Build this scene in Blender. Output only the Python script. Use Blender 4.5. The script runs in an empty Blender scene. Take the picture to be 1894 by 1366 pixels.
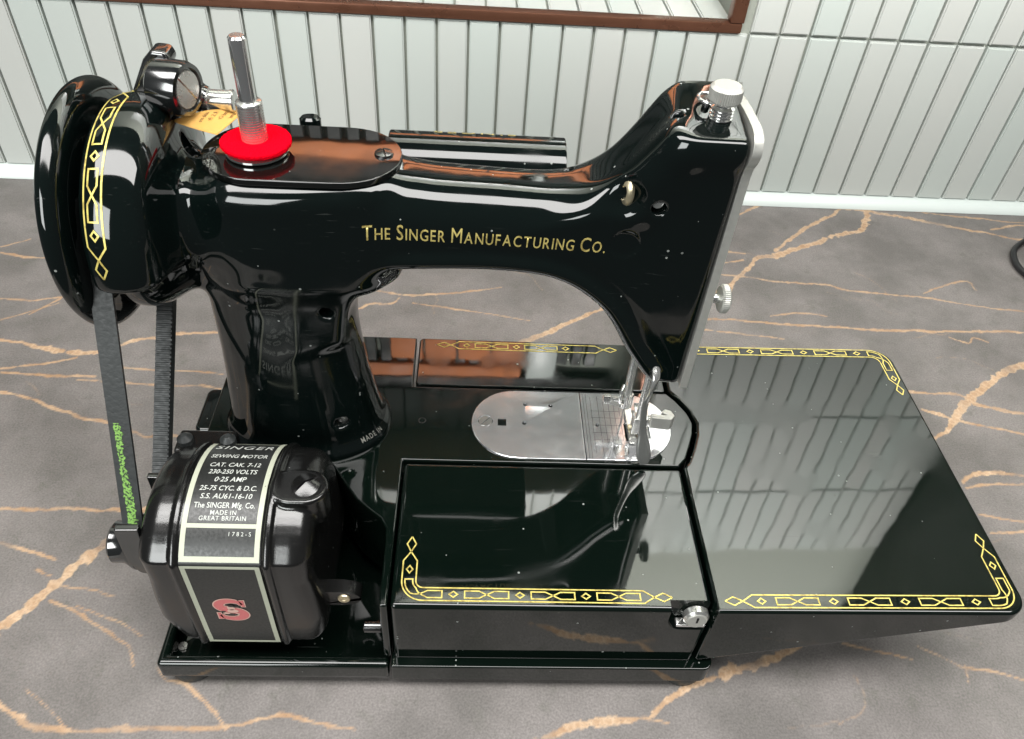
import bpy, bmesh, math, random
import numpy as np
from mathutils import Vector, Matrix
random.seed(7); np.random.seed(7)
SC = bpy.context.scene
COL = SC.collection
S = 0.001                                  # every builder below takes millimetres

# ---------------------------------------------------------------- camera
cd = bpy.data.cameras.new("camera"); cam = bpy.data.objects.new("camera", cd); COL.objects.link(cam)
cd.sensor_fit = 'HORIZONTAL'; cd.sensor_width = 36.0; cd.lens = 36.0*1446.7/1894; cd.clip_start = 0.01; cd.clip_end = 50
_p, _y, _r = 0.7569, 0.07876, 0.08525
_R = Vector((math.cos(_y), -math.sin(_y), 0)); _F = Vector((math.sin(_y)*math.cos(_p), math.cos(_y)*math.cos(_p), -math.sin(_p))); _U = _R.cross(_F)
_r2 = math.cos(_r)*_R + math.sin(_r)*_U; _u2 = -math.sin(_r)*_R + math.cos(_r)*_U
m4 = Matrix.Identity(4)
for i in range(3): m4[i][0], m4[i][1], m4[i][2] = _r2[i], _u2[i], -_F[i]
m4.translation = Vector((0.13421, -0.17705, 0.37989))
cam.matrix_world = m4
SC.camera = cam
# ---------------------------------------------------------------- world and lamps
w = bpy.data.worlds.new("World"); SC.world = w; w.use_nodes = True
w.node_tree.nodes["Background"].inputs[0].default_value = (0.93, 0.97, 1.0, 1)
w.node_tree.nodes["Background"].inputs[1].default_value = 0.07
def area(name, loc, target, sx, sy, power, col):
    l = bpy.data.lights.new(name, 'AREA'); l.shape = 'RECTANGLE'; l.size = sx; l.size_y = sy; l.energy = power; l.color = col
    o = bpy.data.objects.new(name, l); COL.objects.link(o); o.location = loc
    d = Vector(target)-Vector(loc); o.rotation_euler = d.to_track_quat('-Z', 'Y').to_euler()
    return o
area("roof_window_light", (0.25, -0.14, 1.22), (0.25, -0.135, 0.0), 2.0, 0.44, 32, (1.0, 0.985, 0.96))
area("garden_window_light", (-0.75, -1.45, 0.95), (0.2, 0.3, 0.12), 1.0, 0.9, 27, (0.97, 1.0, 0.985))
sunpatch = area("skylight_beam", (0.55, -1.15, 2.05), (0.48, 0.48, 0.90), 0.9, 0.25, 26, (1.0, 0.985, 0.95)); sunpatch.data.spread = math.radians(29)
SC.view_settings.view_transform = 'Standard'; SC.view_settings.look = 'None'; SC.view_settings.gamma = 1
SC.view_settings.exposure = 0.0; SC.view_settings.use_curve_mapping = False
SC.cycles.max_bounces = 8; SC.cycles.glossy_bounces = 5; SC.cycles.diffuse_bounces = 3

# ---------------------------------------------------------------- materials
def newmat(name):
    m = bpy.data.materials.new(name); m.use_nodes = True
    nt = m.node_tree; return m, nt, nt.nodes["Principled BSDF"]
def N(nt, t, **kw):
    n = nt.nodes.new(t)
    for k, v in kw.items():
        if k in n.inputs.keys(): n.inputs[k].default_value = v
        else: setattr(n, k, v)
    return n
def L(nt, a, ao, b, bi): nt.links.new(a.outputs[ao], b.inputs[bi])
def maprange(nt, src, out, a, b, c=0.0, d=1.0):
    n = N(nt, 'ShaderNodeMapRange'); n.inputs[1].default_value = a; n.inputs[2].default_value = b; n.inputs[3].default_value = c; n.inputs[4].default_value = d
    L(nt, src, out, n, 0); return n
def mixc(nt, fac, fo, a, b):
    n = N(nt, 'ShaderNodeMix', data_type='RGBA')
    if isinstance(fac, float): n.inputs[0].default_value = fac
    else: L(nt, fac, fo, n, 0)
    for v, i in ((a, 6), (b, 7)):
        if isinstance(v, tuple) and len(v) == 4: n.inputs[i].default_value = v
        else: L(nt, v[0], v[1], n, i)
    return n

def enamel(name, col, rough=0.05, ior=1.62, peel=0.05, dust=1.0, peelscale=38):
    m, nt, b = newmat(name)
    tc = N(nt, 'ShaderNodeTexCoord')
    b.inputs['IOR'].default_value = ior
    # dust motes: tiny pale flecks scattered at random
    vo = N(nt, 'ShaderNodeTexVoronoi', Scale=330.0); L(nt, tc, 'Object', vo, 'Vector')
    sep = N(nt, 'ShaderNodeSeparateColor'); L(nt, vo, 'Color', sep, 0)
    pick = maprange(nt, sep, 0, 0.925, 0.945)
    size = N(nt, 'ShaderNodeMath', operation='MULTIPLY'); L(nt, sep, 1, size, 0); size.inputs[1].default_value = 0.19
    near = N(nt, 'ShaderNodeMath', operation='LESS_THAN'); L(nt, vo, 'Distance', near, 0); L(nt, size, 0, near, 1)
    mote = N(nt, 'ShaderNodeMath', operation='MULTIPLY'); L(nt, pick, 0, mote, 0); L(nt, near, 0, mote, 1)
    mo2 = N(nt, 'ShaderNodeMath', operation='MULTIPLY'); L(nt, mote, 0, mo2, 0); mo2.inputs[1].default_value = 0.75*dust
    # hairline scratches, long in one direction
    mp = N(nt, 'ShaderNodeMapping'); mp.inputs['Rotation'].default_value = (0.5, 0.9, 0.7); mp.inputs['Scale'].default_value = (35, 1300, 1300); L(nt, tc, 'Object', mp, 'Vector')
    sn = N(nt, 'ShaderNodeTexNoise', Scale=1.0, Detail=2.0); L(nt, mp, 'Vector', sn, 'Vector')
    wear = N(nt, 'ShaderNodeTexNoise', Scale=30.0, Detail=3.0); L(nt, tc, 'Object', wear, 'Vector')
    sc = N(nt, 'ShaderNodeMath', operation='MULTIPLY'); L(nt, maprange(nt, sn, 0, 0.68, 0.74, 0, 0.55), 0, sc, 0); L(nt, maprange(nt, wear, 0, 0.45, 0.65), 0, sc, 1)
    c0 = mixc(nt, sc, 0, col, (0.045, 0.05, 0.047, 1))
    c = mixc(nt, mo2, 0, (c0, 2), (0.30, 0.32, 0.30, 1)); L(nt, c, 2, b, 'Base Color')
    # faint smears change the gloss
    nz = N(nt, 'ShaderNodeTexNoise', Scale=28.0, Detail=5.0); L(nt, tc, 'Object', nz, 'Vector')
    sm = maprange(nt, nz, 0, 0.52, 0.78, rough, rough+0.16)
    add = N(nt, 'ShaderNodeMath', operation='ADD'); L(nt, sm, 0, add, 0); L(nt, mo2, 0, add, 1); L(nt, add, 0, b, 'Roughness')
    n2 = N(nt, 'ShaderNodeTexNoise', Scale=float(peelscale), Detail=2.0); L(nt, tc, 'Object', n2, 'Vector')
    bp = N(nt, 'ShaderNodeBump', Strength=peel, Distance=0.002); L(nt, n2, 0, bp, 'Height'); L(nt, bp, 0, b, 'Normal')
    return m
def simple(name, col, rough, metal=0.0, ior=1.5, noise=0.0, scale=200, bump=0.0):
    m, nt, b = newmat(name); b.inputs['Metallic'].default_value = metal; b.inputs['Roughness'].default_value = rough; b.inputs['IOR'].default_value = ior
    b.inputs['Base Color'].default_value = col
    if noise or bump:
        tc = N(nt, 'ShaderNodeTexCoord'); nz = N(nt, 'ShaderNodeTexNoise', Scale=float(scale), Detail=4.0); L(nt, tc, 'Object', nz, 'Vector')
        if noise:
            dk = tuple(max(0, v*(1-noise)) for v in col[:3])+(1,); lt = tuple(min(1, v*(1+noise)) for v in col[:3])+(1,)
            c = mixc(nt, nz, 0, dk, lt); L(nt, c, 2, b, 'Base Color')
            r = maprange(nt, nz, 0, 0.3, 0.7, rough*0.8, rough*1.3); L(nt, r, 0, b, 'Roughness')
        if bump:
            bp = N(nt, 'ShaderNodeBump', Strength=bump, Distance=0.001); L(nt, nz, 0, bp, 'Height'); L(nt, bp, 0, b, 'Normal')
    return m
BLACK = enamel("black_enamel", (0.0020, 0.0042, 0.0038, 1))
BEDBLACK = enamel("bed_enamel", (0.0020, 0.0048, 0.0034, 1), rough=0.035, ior=1.62, peel=0.04, peelscale=26)
MOTORBLACK = enamel("motor_bakelite", (0.006, 0.006, 0.0058, 1), rough=0.2, ior=1.7, peel=0.04, dust=0.5, peelscale=2200)
WINDERBLACK = enamel("winder_enamel", (0.008, 0.009, 0.009, 1), rough=0.10, ior=2.2, dust=0.4)
RUBBER = simple("rubber", (0.022, 0.025, 0.025, 1), 0.45, noise=0.3, scale=500, bump=0.15)
def goldmat(name, a, d):
    m, nt, b = newmat(name); tc = N(nt, 'ShaderNodeTexCoord'); nz = N(nt, 'ShaderNodeTexNoise', Scale=420.0, Detail=5.0); L(nt, tc, 'Object', nz, 'Vector')
    c = mixc(nt, maprange(nt, nz, 0, 0.36, 0.50), 0, d, a); L(nt, c, 2, b, 'Base Color'); b.inputs['Metallic'].default_value = 0.25; b.inputs['Roughness'].default_value = 0.38; return m
GOLD = goldmat("gold_print", (0.74, 0.62, 0.17, 1), (0.44, 0.34, 0.09, 1))
DIMGOLD = goldmat("old_gold_print", (0.62, 0.51, 0.17, 1), (0.34, 0.26, 0.08, 1))
CREAM = simple("cream_print", (0.45, 0.47, 0.37, 1), 0.4, noise=0.08, scale=300)
LETTERWHITE = simple("white_print", (0.55, 0.57, 0.53, 1), 0.45)
PLATEBLACK = simple("nameplate_black", (0.018, 0.019, 0.018, 1), 0.36, ior=1.6, noise=0.12, scale=900, bump=0.03)
LOGORED = simple("logo_red", (0.62, 0.17, 0.17, 1), 0.5, noise=0.15, scale=400)
LOGOPINK = simple("logo_pink", (0.70, 0.45, 0.38, 1), 0.5)
CHROME = simple("chrome", (0.84, 0.84, 0.83, 1), 0.11, metal=0.93, noise=0.05, scale=120)
STEEL = simple("brushed_steel", (0.66, 0.66, 0.63, 1), 0.24, metal=0.85, noise=0.04, scale=260)
DULLSTEEL = simple("dull_steel", (0.50, 0.50, 0.465, 1), 0.42, metal=0.55, noise=0.05, scale=500)
DARKSTEEL = simple("dark_steel", (0.16, 0.16, 0.16, 1), 0.22, metal=1.0, noise=0.15, scale=300)
SATIN = simple("satin_steel", (0.74, 0.74, 0.715, 1), 0.19, metal=0.86)
BRASS = simple("brass", (0.80, 0.70, 0.48, 1), 0.32, metal=0.9, noise=0.1, scale=300)
FELT = simple("red_felt", (0.78, 0.002, 0.013, 1), 1.0, noise=0.22, scale=1800, bump=0.9); FELT.node_tree.nodes["Principled BSDF"].inputs["Specular IOR Level"].default_value = 0.0
PAPER = simple("orange_paper", (0.72, 0.40, 0.10, 1), 0.75, noise=0.08, scale=300)
INK = simple("ink", (0.13, 0.06, 0.02, 1), 0.8)
HOLE = simple("hole_black", (0.002, 0.002, 0.002, 1), 0.6)
def crayon():
    m, nt, b = newmat("green_crayon"); tc = N(nt, 'ShaderNodeTexCoord'); nz = N(nt, 'ShaderNodeTexNoise', Scale=1100.0, Detail=4.0); L(nt, tc, 'Object', nz, 'Vector')
    c = mixc(nt, maprange(nt, nz, 0, 0.40, 0.54), 0, (0.022, 0.03, 0.022, 1), (0.20, 0.40, 0.085, 1)); L(nt, c, 2, b, 'Base Color'); b.inputs['Roughness'].default_value = 0.75; return m
GREENPAINT = crayon()
PLATESTEEL = simple("plate_steel", (0.76, 0.765, 0.785, 1), 0.12, metal=0.85, noise=0.05, scale=150)
GROUT = simple("grey_grout", (0.34, 0.36, 0.315, 1), 0.9, noise=0.15, scale=400)
CAULK = simple("white_sealant", (0.66, 0.72, 0.69, 1), 0.35)
COPPER = simple("copper_trim", (0.17, 0.075, 0.045, 1), 0.30, metal=0.6, noise=0.15, scale=60)
TERRA = simple("terracotta", (0.80, 0.27, 0.10, 1), 0.6, noise=0.2, scale=30)
DARKSLAT = simple("dark_slat", (0.012, 0.014, 0.013, 1), 0.5, noise=0.2, scale=60)
CABINET = simple("dark_olive_panel", (0.022, 0.021, 0.014, 1), 0.5, noise=0.15, scale=20)
CABLE = simple("black_cable", (0.012, 0.012, 0.013, 1), 0.4)

def tile_mat():
    m, nt, b = newmat("glazed_tile"); oi = N(nt, 'ShaderNodeObjectInfo'); tc = N(nt, 'ShaderNodeTexCoord')
    nz = N(nt, 'ShaderNodeTexNoise', Scale=9.0, Detail=2.0); L(nt, tc, 'Object', nz, 'Vector')
    a = N(nt, 'ShaderNodeMath', operation='ADD'); L(nt, oi, 'Random', a, 0); L(nt, nz, 0, a, 1)
    f = maprange(nt, a, 0, 0.4, 1.6)
    c = mixc(nt, f, 0, (0.505, 0.555, 0.522, 1), (0.533, 0.540, 0.512, 1)); L(nt, c, 2, b, 'Base Color')
    b.inputs['Roughness'].default_value = 0.28
    n2 = N(nt, 'ShaderNodeTexNoise', Scale=25.0); L(nt, tc, 'Object', n2, 'Vector')
    bp = N(nt, 'ShaderNodeBump', Strength=0.05, Distance=0.002); L(nt, n2, 0, bp, 'Height'); L(nt, bp, 0, b, 'Normal')
    return m
TILE = tile_mat()

# ---------------------------------------------------------------- object helpers
WM = {}                                     # world matrix of every parent
def link(o, parent=None):
    COL.objects.link(o)
    if parent is not None:
        o.parent = parent; o.matrix_parent_inverse = WM[parent.name].inverted()
    WM[o.name] = Matrix.Identity(4) if o.type != 'EMPTY' else Matrix.Translation(o.location)
    return o
def tag(o, label=None, cat=None, group=None, kind=None):
    if label: o['label'] = label
    if cat: o['category'] = cat
    if group: o['group'] = group
    if kind: o['kind'] = kind
    return o
def empty(name, loc):
    o = bpy.data.objects.new(name, None); o.location = Vector(loc)*S; o.empty_display_size = 0.02
    return link(o)
def mesh(name, V, F, mat, parent=None, sharp=35, normals=None):
    me = bpy.data.meshes.new(name)
    V = np.asarray(V, dtype=float)*S
    me.from_pydata(V.tolist(), [], [tuple(f) for f in F]); me.update()
    return finish(name, me, mat, parent, sharp)
def finish(name, me, mat, parent=None, sharp=35):
    for mm in (mat if isinstance(mat, (list, tuple)) else [mat]): me.materials.append(mm)
    me.polygons.foreach_set('use_smooth', [True]*len(me.polygons))
    if sharp: me.set_sharp_from_angle(angle=math.radians(sharp))
    return link(bpy.data.objects.new(name, me), parent)
def frombm(name, bm, mat, parent=None, sharp=35):
    bmesh.ops.scale(bm, vec=(S, S, S), verts=bm.verts); bmesh.ops.recalc_face_normals(bm, faces=bm.faces)
    me = bpy.data.meshes.new(name); bm.to_mesh(me); bm.free()
    return finish(name, me, mat, parent, sharp)
def bm_box(bm, x0, x1, y0, y1, z0, z1):
    v = [bm.verts.new(p) for p in ((x0,y0,z0),(x1,y0,z0),(x1,y1,z0),(x0,y1,z0),(x0,y0,z1),(x1,y0,z1),(x1,y1,z1),(x0,y1,z1))]
    return [bm.faces.new([v[i] for i in q]) for q in ((0,3,2,1),(4,5,6,7),(0,1,5,4),(1,2,6,5),(2,3,7,6),(3,0,4,7))]
def bevel(bm, r, seg=3, ang=25):
    bmesh.ops.recalc_face_normals(bm, faces=bm.faces)
    e = [e for e in bm.edges if len(e.link_faces) == 2 and e.calc_face_angle(0) > math.radians(ang)]
    bmesh.ops.bevel(bm, geom=e, offset=r, segments=seg, affect='EDGES', profile=0.5, clamp_overlap=True)
def bm_prism(bm, poly, z0, z1, ax='z'):
    def P(a, b, c): return (a, b, c) if ax == 'z' else ((a, c, b) if ax == 'y' else (c, a, b))
    A = [bm.verts.new(P(p[0], p[1], z0)) for p in poly]; B = [bm.verts.new(P(p[0], p[1], z1)) for p in poly]
    bm.faces.new(A[::-1]); bm.faces.new(B); n = len(poly)
    for i in range(n): bm.faces.new((A[i], A[(i+1) % n], B[(i+1) % n], B[i]))
def box(name, x0, x1, y0, y1, z0, z1, mat, parent=None, r=0.0, seg=3):
    bm = bmesh.new(); bm_box(bm, x0, x1, y0, y1, z0, z1)
    if r: bevel(bm, r, seg)
    return weighted(frombm(name, bm, mat, parent), r)
def weighted(o, r=1):
    """keep the broad flat faces flat next to their rounded edges"""
    if r:
        md = o.modifiers.new("weighted_normals", 'WEIGHTED_NORMAL'); md.keep_sharp = True; md.weight = 100; md.mode = 'FACE_AREA'
    return o
def prism(name, poly, z0, z1, mat, parent=None, r=0.0, seg=3, ax='z', ang=25):
    bm = bmesh.new(); bm_prism(bm, poly, z0, z1, ax)
    if r: bevel(bm, r, seg, ang)
    return weighted(frombm(name, bm, mat, parent), r)
def frame_of(d):
    d = np.asarray(d, float); d = d/np.linalg.norm(d)
    a = np.array([0, 0, 1.0]) if abs(d[2]) < 0.9 else np.array([1.0, 0, 0])
    u = np.cross(a, d); u /= np.linalg.norm(u); return d, u, np.cross(d, u)
def lathe_vf(prof, o, d, seg=32):
    """prof: list of (distance along axis, radius); radius 0 closes the end"""
    d, u, v = frame_of(d); o = np.asarray(o, float); V = []; F = []; rings = []
    for t, r in prof:
        if r <= 1e-6: rings.append([len(V)]); V.append(o+d*t)
        else:
            rings.append(list(range(len(V), len(V)+seg)))
            for k in range(seg):
                a = 2*math.pi*k/seg; V.append(o+d*t+r*(math.cos(a)*u+math.sin(a)*v))
    for A, B in zip(rings, rings[1:]):
        if len(A) == 1 and len(B) == 1: continue
        for k in range(seg):
            k2 = (k+1) % seg
            if len(A) == 1: F.append((A[0], B[k2], B[k]))
            elif len(B) == 1: F.append((A[k], A[k2], B[0]))
            else: F.append((A[k], A[k2], B[k2], B[k]))
    return V, F
def lathe(name, prof, o, d, mat, parent=None, seg=32, sharp=35):
    V, F = lathe_vf(prof, o, d, seg); return mesh(name, V, F, mat, parent, sharp)
def cyl(name, a, b, r, mat, parent=None, seg=24, c=0.3, r2=None):
    a = np.array(a, float); b = np.array(b, float); h = np.linalg.norm(b-a); r2 = r if r2 is None else r2; c = min(c, r*0.4, r2*0.4, h*0.4)
    return lathe(name, [(0, 0), (0, r-c), (c, r), (h-c, r2), (h, r2-c), (h, 0)], a, b-a, mat, parent, seg)
def screw(name, o, d, r, h, mat, parent, slot=0.5, ang=0.7, dome=0.0):
    """slotted screw head: two half discs with a slot between them on a short core"""
    d, u, v = frame_of(d); o = np.asarray(o, float); bm = bmesh.new()
    ca, sa = math.cos(ang), math.sin(ang); e1 = ca*u+sa*v; e2 = -sa*u+ca*v
    hs = slot/2; a0 = math.asin(min(0.9, hs/r))
    for sgn in (1, -1):
        pts = [(r*math.cos(t), sgn*r*math.sin(t)) for t in np.linspace(a0, math.pi-a0, 14)]
        lo = [bm.verts.new(o+p*e1+q*e2) for p, q in pts]
        hi = [bm.verts.new(o+d*(h+dome*(1-(p*p+q*q)/r/r))+0.93*p*e1+0.93*q*e2) for p, q in pts]
        mid = [bm.verts.new(o+d*(h+dome)+p*0.93*e1+sgn*hs*e2) for p, q in [(pts[0][0], 0), (0, 0), (pts[-1][0], 0)]]
        mid[0].co = Vector(o+d*h+pts[0][0]*0.93*e1+sgn*hs*e2); mid[2].co = Vector(o+d*h+pts[-1][0]*0.93*e1+sgn*hs*e2)
        for i in range(len(pts)-1): bm.faces.new((lo[i], lo[i+1], hi[i+1], hi[i]))
        for i in range(len(pts)-1): bm.faces.new((hi[i], hi[i+1], mid[1]))
        bm.faces.new((hi[0], mid[1], mid[0])); bm.faces.new((hi[-1], mid[2], mid[1]))
        lw = [bm.verts.new(o+p*0.93*e1+sgn*hs*e2) for p in (pts[0][0], 0, pts[-1][0])]
        bm.faces.new((mid[0], mid[1], lw[1], lw[0])); bm.faces.new((mid[1], mid[2], lw[2], lw[1]))
    core = [bm.verts.new(o+d*h*0.45+r*0.93*(math.cos(t)*e1+math.sin(t)*e2)) for t in np.linspace(0, 2*math.pi, 20, endpoint=False)]
    bm.faces.new(core)
    return frombm(name, bm, mat, parent, 40)
def tube_vf(pts, rads, seg=12, caps=True):
    P = np.asarray(pts, float); n = len(P); V = []; F = []
    T = np.gradient(P, axis=0); T /= np.linalg.norm(T, axis=1)[:, None]
    d, u, v = frame_of(T[0])
    for i in range(n):
        u = u-T[i]*(u@T[i]); u /= np.linalg.norm(u); v = np.cross(T[i], u)
        ra, rb = rads[i] if hasattr(rads[i], '__len__') else (rads[i], rads[i])
        for k in range(seg):
            a = 2*math.pi*k/seg; V.append(P[i]+ra*math.cos(a)*u+rb*math.sin(a)*v)
    for i in range(n-1):
        for k in range(seg): F.append((i*seg+k, i*seg+(k+1) % seg, (i+1)*seg+(k+1) % seg, (i+1)*seg+k))
    if caps: F.append(tuple(range(seg))[::-1]); F.append(tuple(range((n-1)*seg, n*seg)))
    return V, F
def tube(name, pts, rads, mat, parent=None, seg=12):
    if not hasattr(rads, '__len__'): rads = [rads]*len(pts)
    V, F = tube_vf(pts, rads, seg); return mesh(name, V, F, mat, parent, 50)
def spline(pts, n=8, closed=False):
    P = [np.array(p, float) for p in pts]; out = []; m = len(P)
    for i in range(m if closed else m-1):
        p0 = P[(i-1) % m] if closed or i > 0 else P[0]*2-P[1]; p1 = P[i]; p2 = P[(i+1) % m]; p3 = P[(i+2) % m] if closed or i < m-2 else P[-1]*2-P[-2]
        for k in range(n):
            t = k/n; out.append(0.5*((2*p1)+(-p0+p2)*t+(2*p0-5*p1+4*p2-p3)*t*t+(-p0+3*p1-3*p2+p3)*t**3))
    if not closed: out.append(P[-1])
    return np.array(out)
def roundpoly(poly, r, n=6):
    """2-D polygon with corners rounded; r may be a list"""
    P = [np.array(p, float) for p in poly]; out = []; m = len(P)
    for i in range(m):
        ri = r[i] if hasattr(r, '__len__') else r
        a, b, c = P[i-1], P[i], P[(i+1) % m]
        if ri <= 0: out.append(b); continue
        u = (a-b)/np.linalg.norm(a-b); v = (c-b)/np.linalg.norm(c-b)
        th = math.acos(max(-1, min(1, u@v))); t = ri/math.tan(th/2)
        p, q = b+u*t, b+v*t
        ce = b+(u+v)/np.linalg.norm(u+v)*ri/math.sin(th/2)
        a0 = math.atan2(*(p-ce)[::-1]); a1 = math.atan2(*(q-ce)[::-1]); da = (a1-a0+math.pi) % (2*math.pi)-math.pi
        for k in range(n+1):
            an = a0+da*k/n; out.append(ce+ri*np.array([math.cos(an), math.sin(an)]))
    return [tuple(p) for p in out]
def stadium(x0, x1, yc, r, n=14):
    L_ = [(x1-r+r*math.cos(a), yc+r*math.sin(a)) for a in np.linspace(-math.pi/2, math.pi/2, n)]
    return L_+[(x0+r+r*math.cos(a), yc+r*math.sin(a)) for a in np.linspace(math.pi/2, 3*math.pi/2, n)]
def ribbon(bmV, bmF, pts, w, closed=False):
    """flat line of width w in 2-D, mitred; appends to lists"""
    P = np.asarray(pts, float); n = len(P); base = len(bmV)
    for i in range(n):
        a = P[i-1] if (i > 0 or closed) else None; c = P[(i+1) % n] if (i < n-1 or closed) else None
        t1 = (P[i]-a) if a is not None else (c-P[i]); t2 = (c-P[i]) if c is not None else (P[i]-a)
        t1 = t1/np.linalg.norm(t1); t2 = t2/np.linalg.norm(t2); n1 = np.array([-t1[1], t1[0]]); n2 = np.array([-t2[1], t2[0]])
        m = n1+n2; m /= max(1e-6, np.linalg.norm(m)); k = w/2/max(0.35, m@n1)
        bmV.append(P[i]+m*k); bmV.append(P[i]-m*k)
    for i in range(n if closed else n-1):
        j = (i+1) % n; bmF.append((base+2*i, base+2*i+1, base+2*j+1, base+2*j))
def text_vf(body, size, sx=1.0, extrude_bold=0.0, align='CENTER', shear=0.0, spacing=1.0, res=3):
    cu = bpy.data.curves.new("lettering", 'FONT'); cu.body = body; cu.size = size; cu.align_x = align; cu.offset = extrude_bold
    cu.shear = shear; cu.space_character = spacing; cu.resolution_u = res; cu.fill_mode = 'FRONT'
    o = bpy.data.objects.new("lettering", cu); COL.objects.link(o); dg = bpy.context.evaluated_depsgraph_get(); dg.update()
    me = o.evaluated_get(dg).to_mesh()
    V = np.array([v.co[:] for v in me.vertices], float).reshape(-1, 3)[:, :2]; F = [tuple(p.vertices) for p in me.polygons]
    o.evaluated_get(dg).to_mesh_clear(); bpy.data.objects.remove(o); bpy.data.curves.remove(cu)
    V = V.copy(); V[:, 0] *= sx
    return V, F
# ---------------------------------------------------------------- signed-distance castings -> smooth meshes
def smin(a, b, k):
    h = np.clip(0.5+0.5*(b-a)/k, 0, 1); return b+(a-b)*h-k*h*(1-h)
def smax(a, b, k): return -smin(-a, -b, k)
def poly_sdf(X, Z, poly):
    P = np.asarray(poly, float); d2 = np.full(X.shape, 1e18); ins = np.zeros(X.shape, bool)
    for i in range(len(P)):
        a = P[i]; b = P[(i+1) % len(P)]; e = b-a; wx = X-a[0]; wz = Z-a[1]
        t = np.clip((wx*e[0]+wz*e[1])/max(1e-9, e@e), 0, 1); d2 = np.minimum(d2, (wx-e[0]*t)**2+(wz-e[1]*t)**2)
        c = ((a[1] > Z) != (b[1] > Z)); 
        if abs(e[1]) > 1e-9: ins ^= c & (X < a[0]+(Z-a[1])*e[0]/e[1])
    return np.where(ins, -1, 1)*np.sqrt(d2)
def rext(d1, d2, r):
    q1 = d1+r; q2 = d2+r
    return np.minimum(np.maximum(q1, q2), 0)+np.hypot(np.maximum(q1, 0), np.maximum(q2, 0))-r
def capsule(X, Y, Z, a, b, ra, rb=None):
    rb = ra if rb is None else rb; a = np.array(a, float); e = np.array(b, float)-a
    t = np.clip(((X-a[0])*e[0]+(Y-a[1])*e[1]+(Z-a[2])*e[2])/(e@e), 0, 1)
    return np.sqrt((X-a[0]-t*e[0])**2+(Y-a[1]-t*e[1])**2+(Z-a[2]-t*e[2])**2)-(ra+(rb-ra)*t)
def blur(Fd, n=1):
    for _ in range(n):
        for ax in range(3):
            p = np.concatenate([np.take(Fd, [0], ax), Fd, np.take(Fd, [-1], ax)], ax)
            sl = [slice(None)]*3; a = list(sl); b = list(sl); c = list(sl)
            a[ax] = slice(0, -2); b[ax] = slice(1, -1); c[ax] = slice(2, None)
            Fd = 0.25*p[tuple(a)]+0.5*p[tuple(b)]+0.25*p[tuple(c)]
    return Fd
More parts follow.
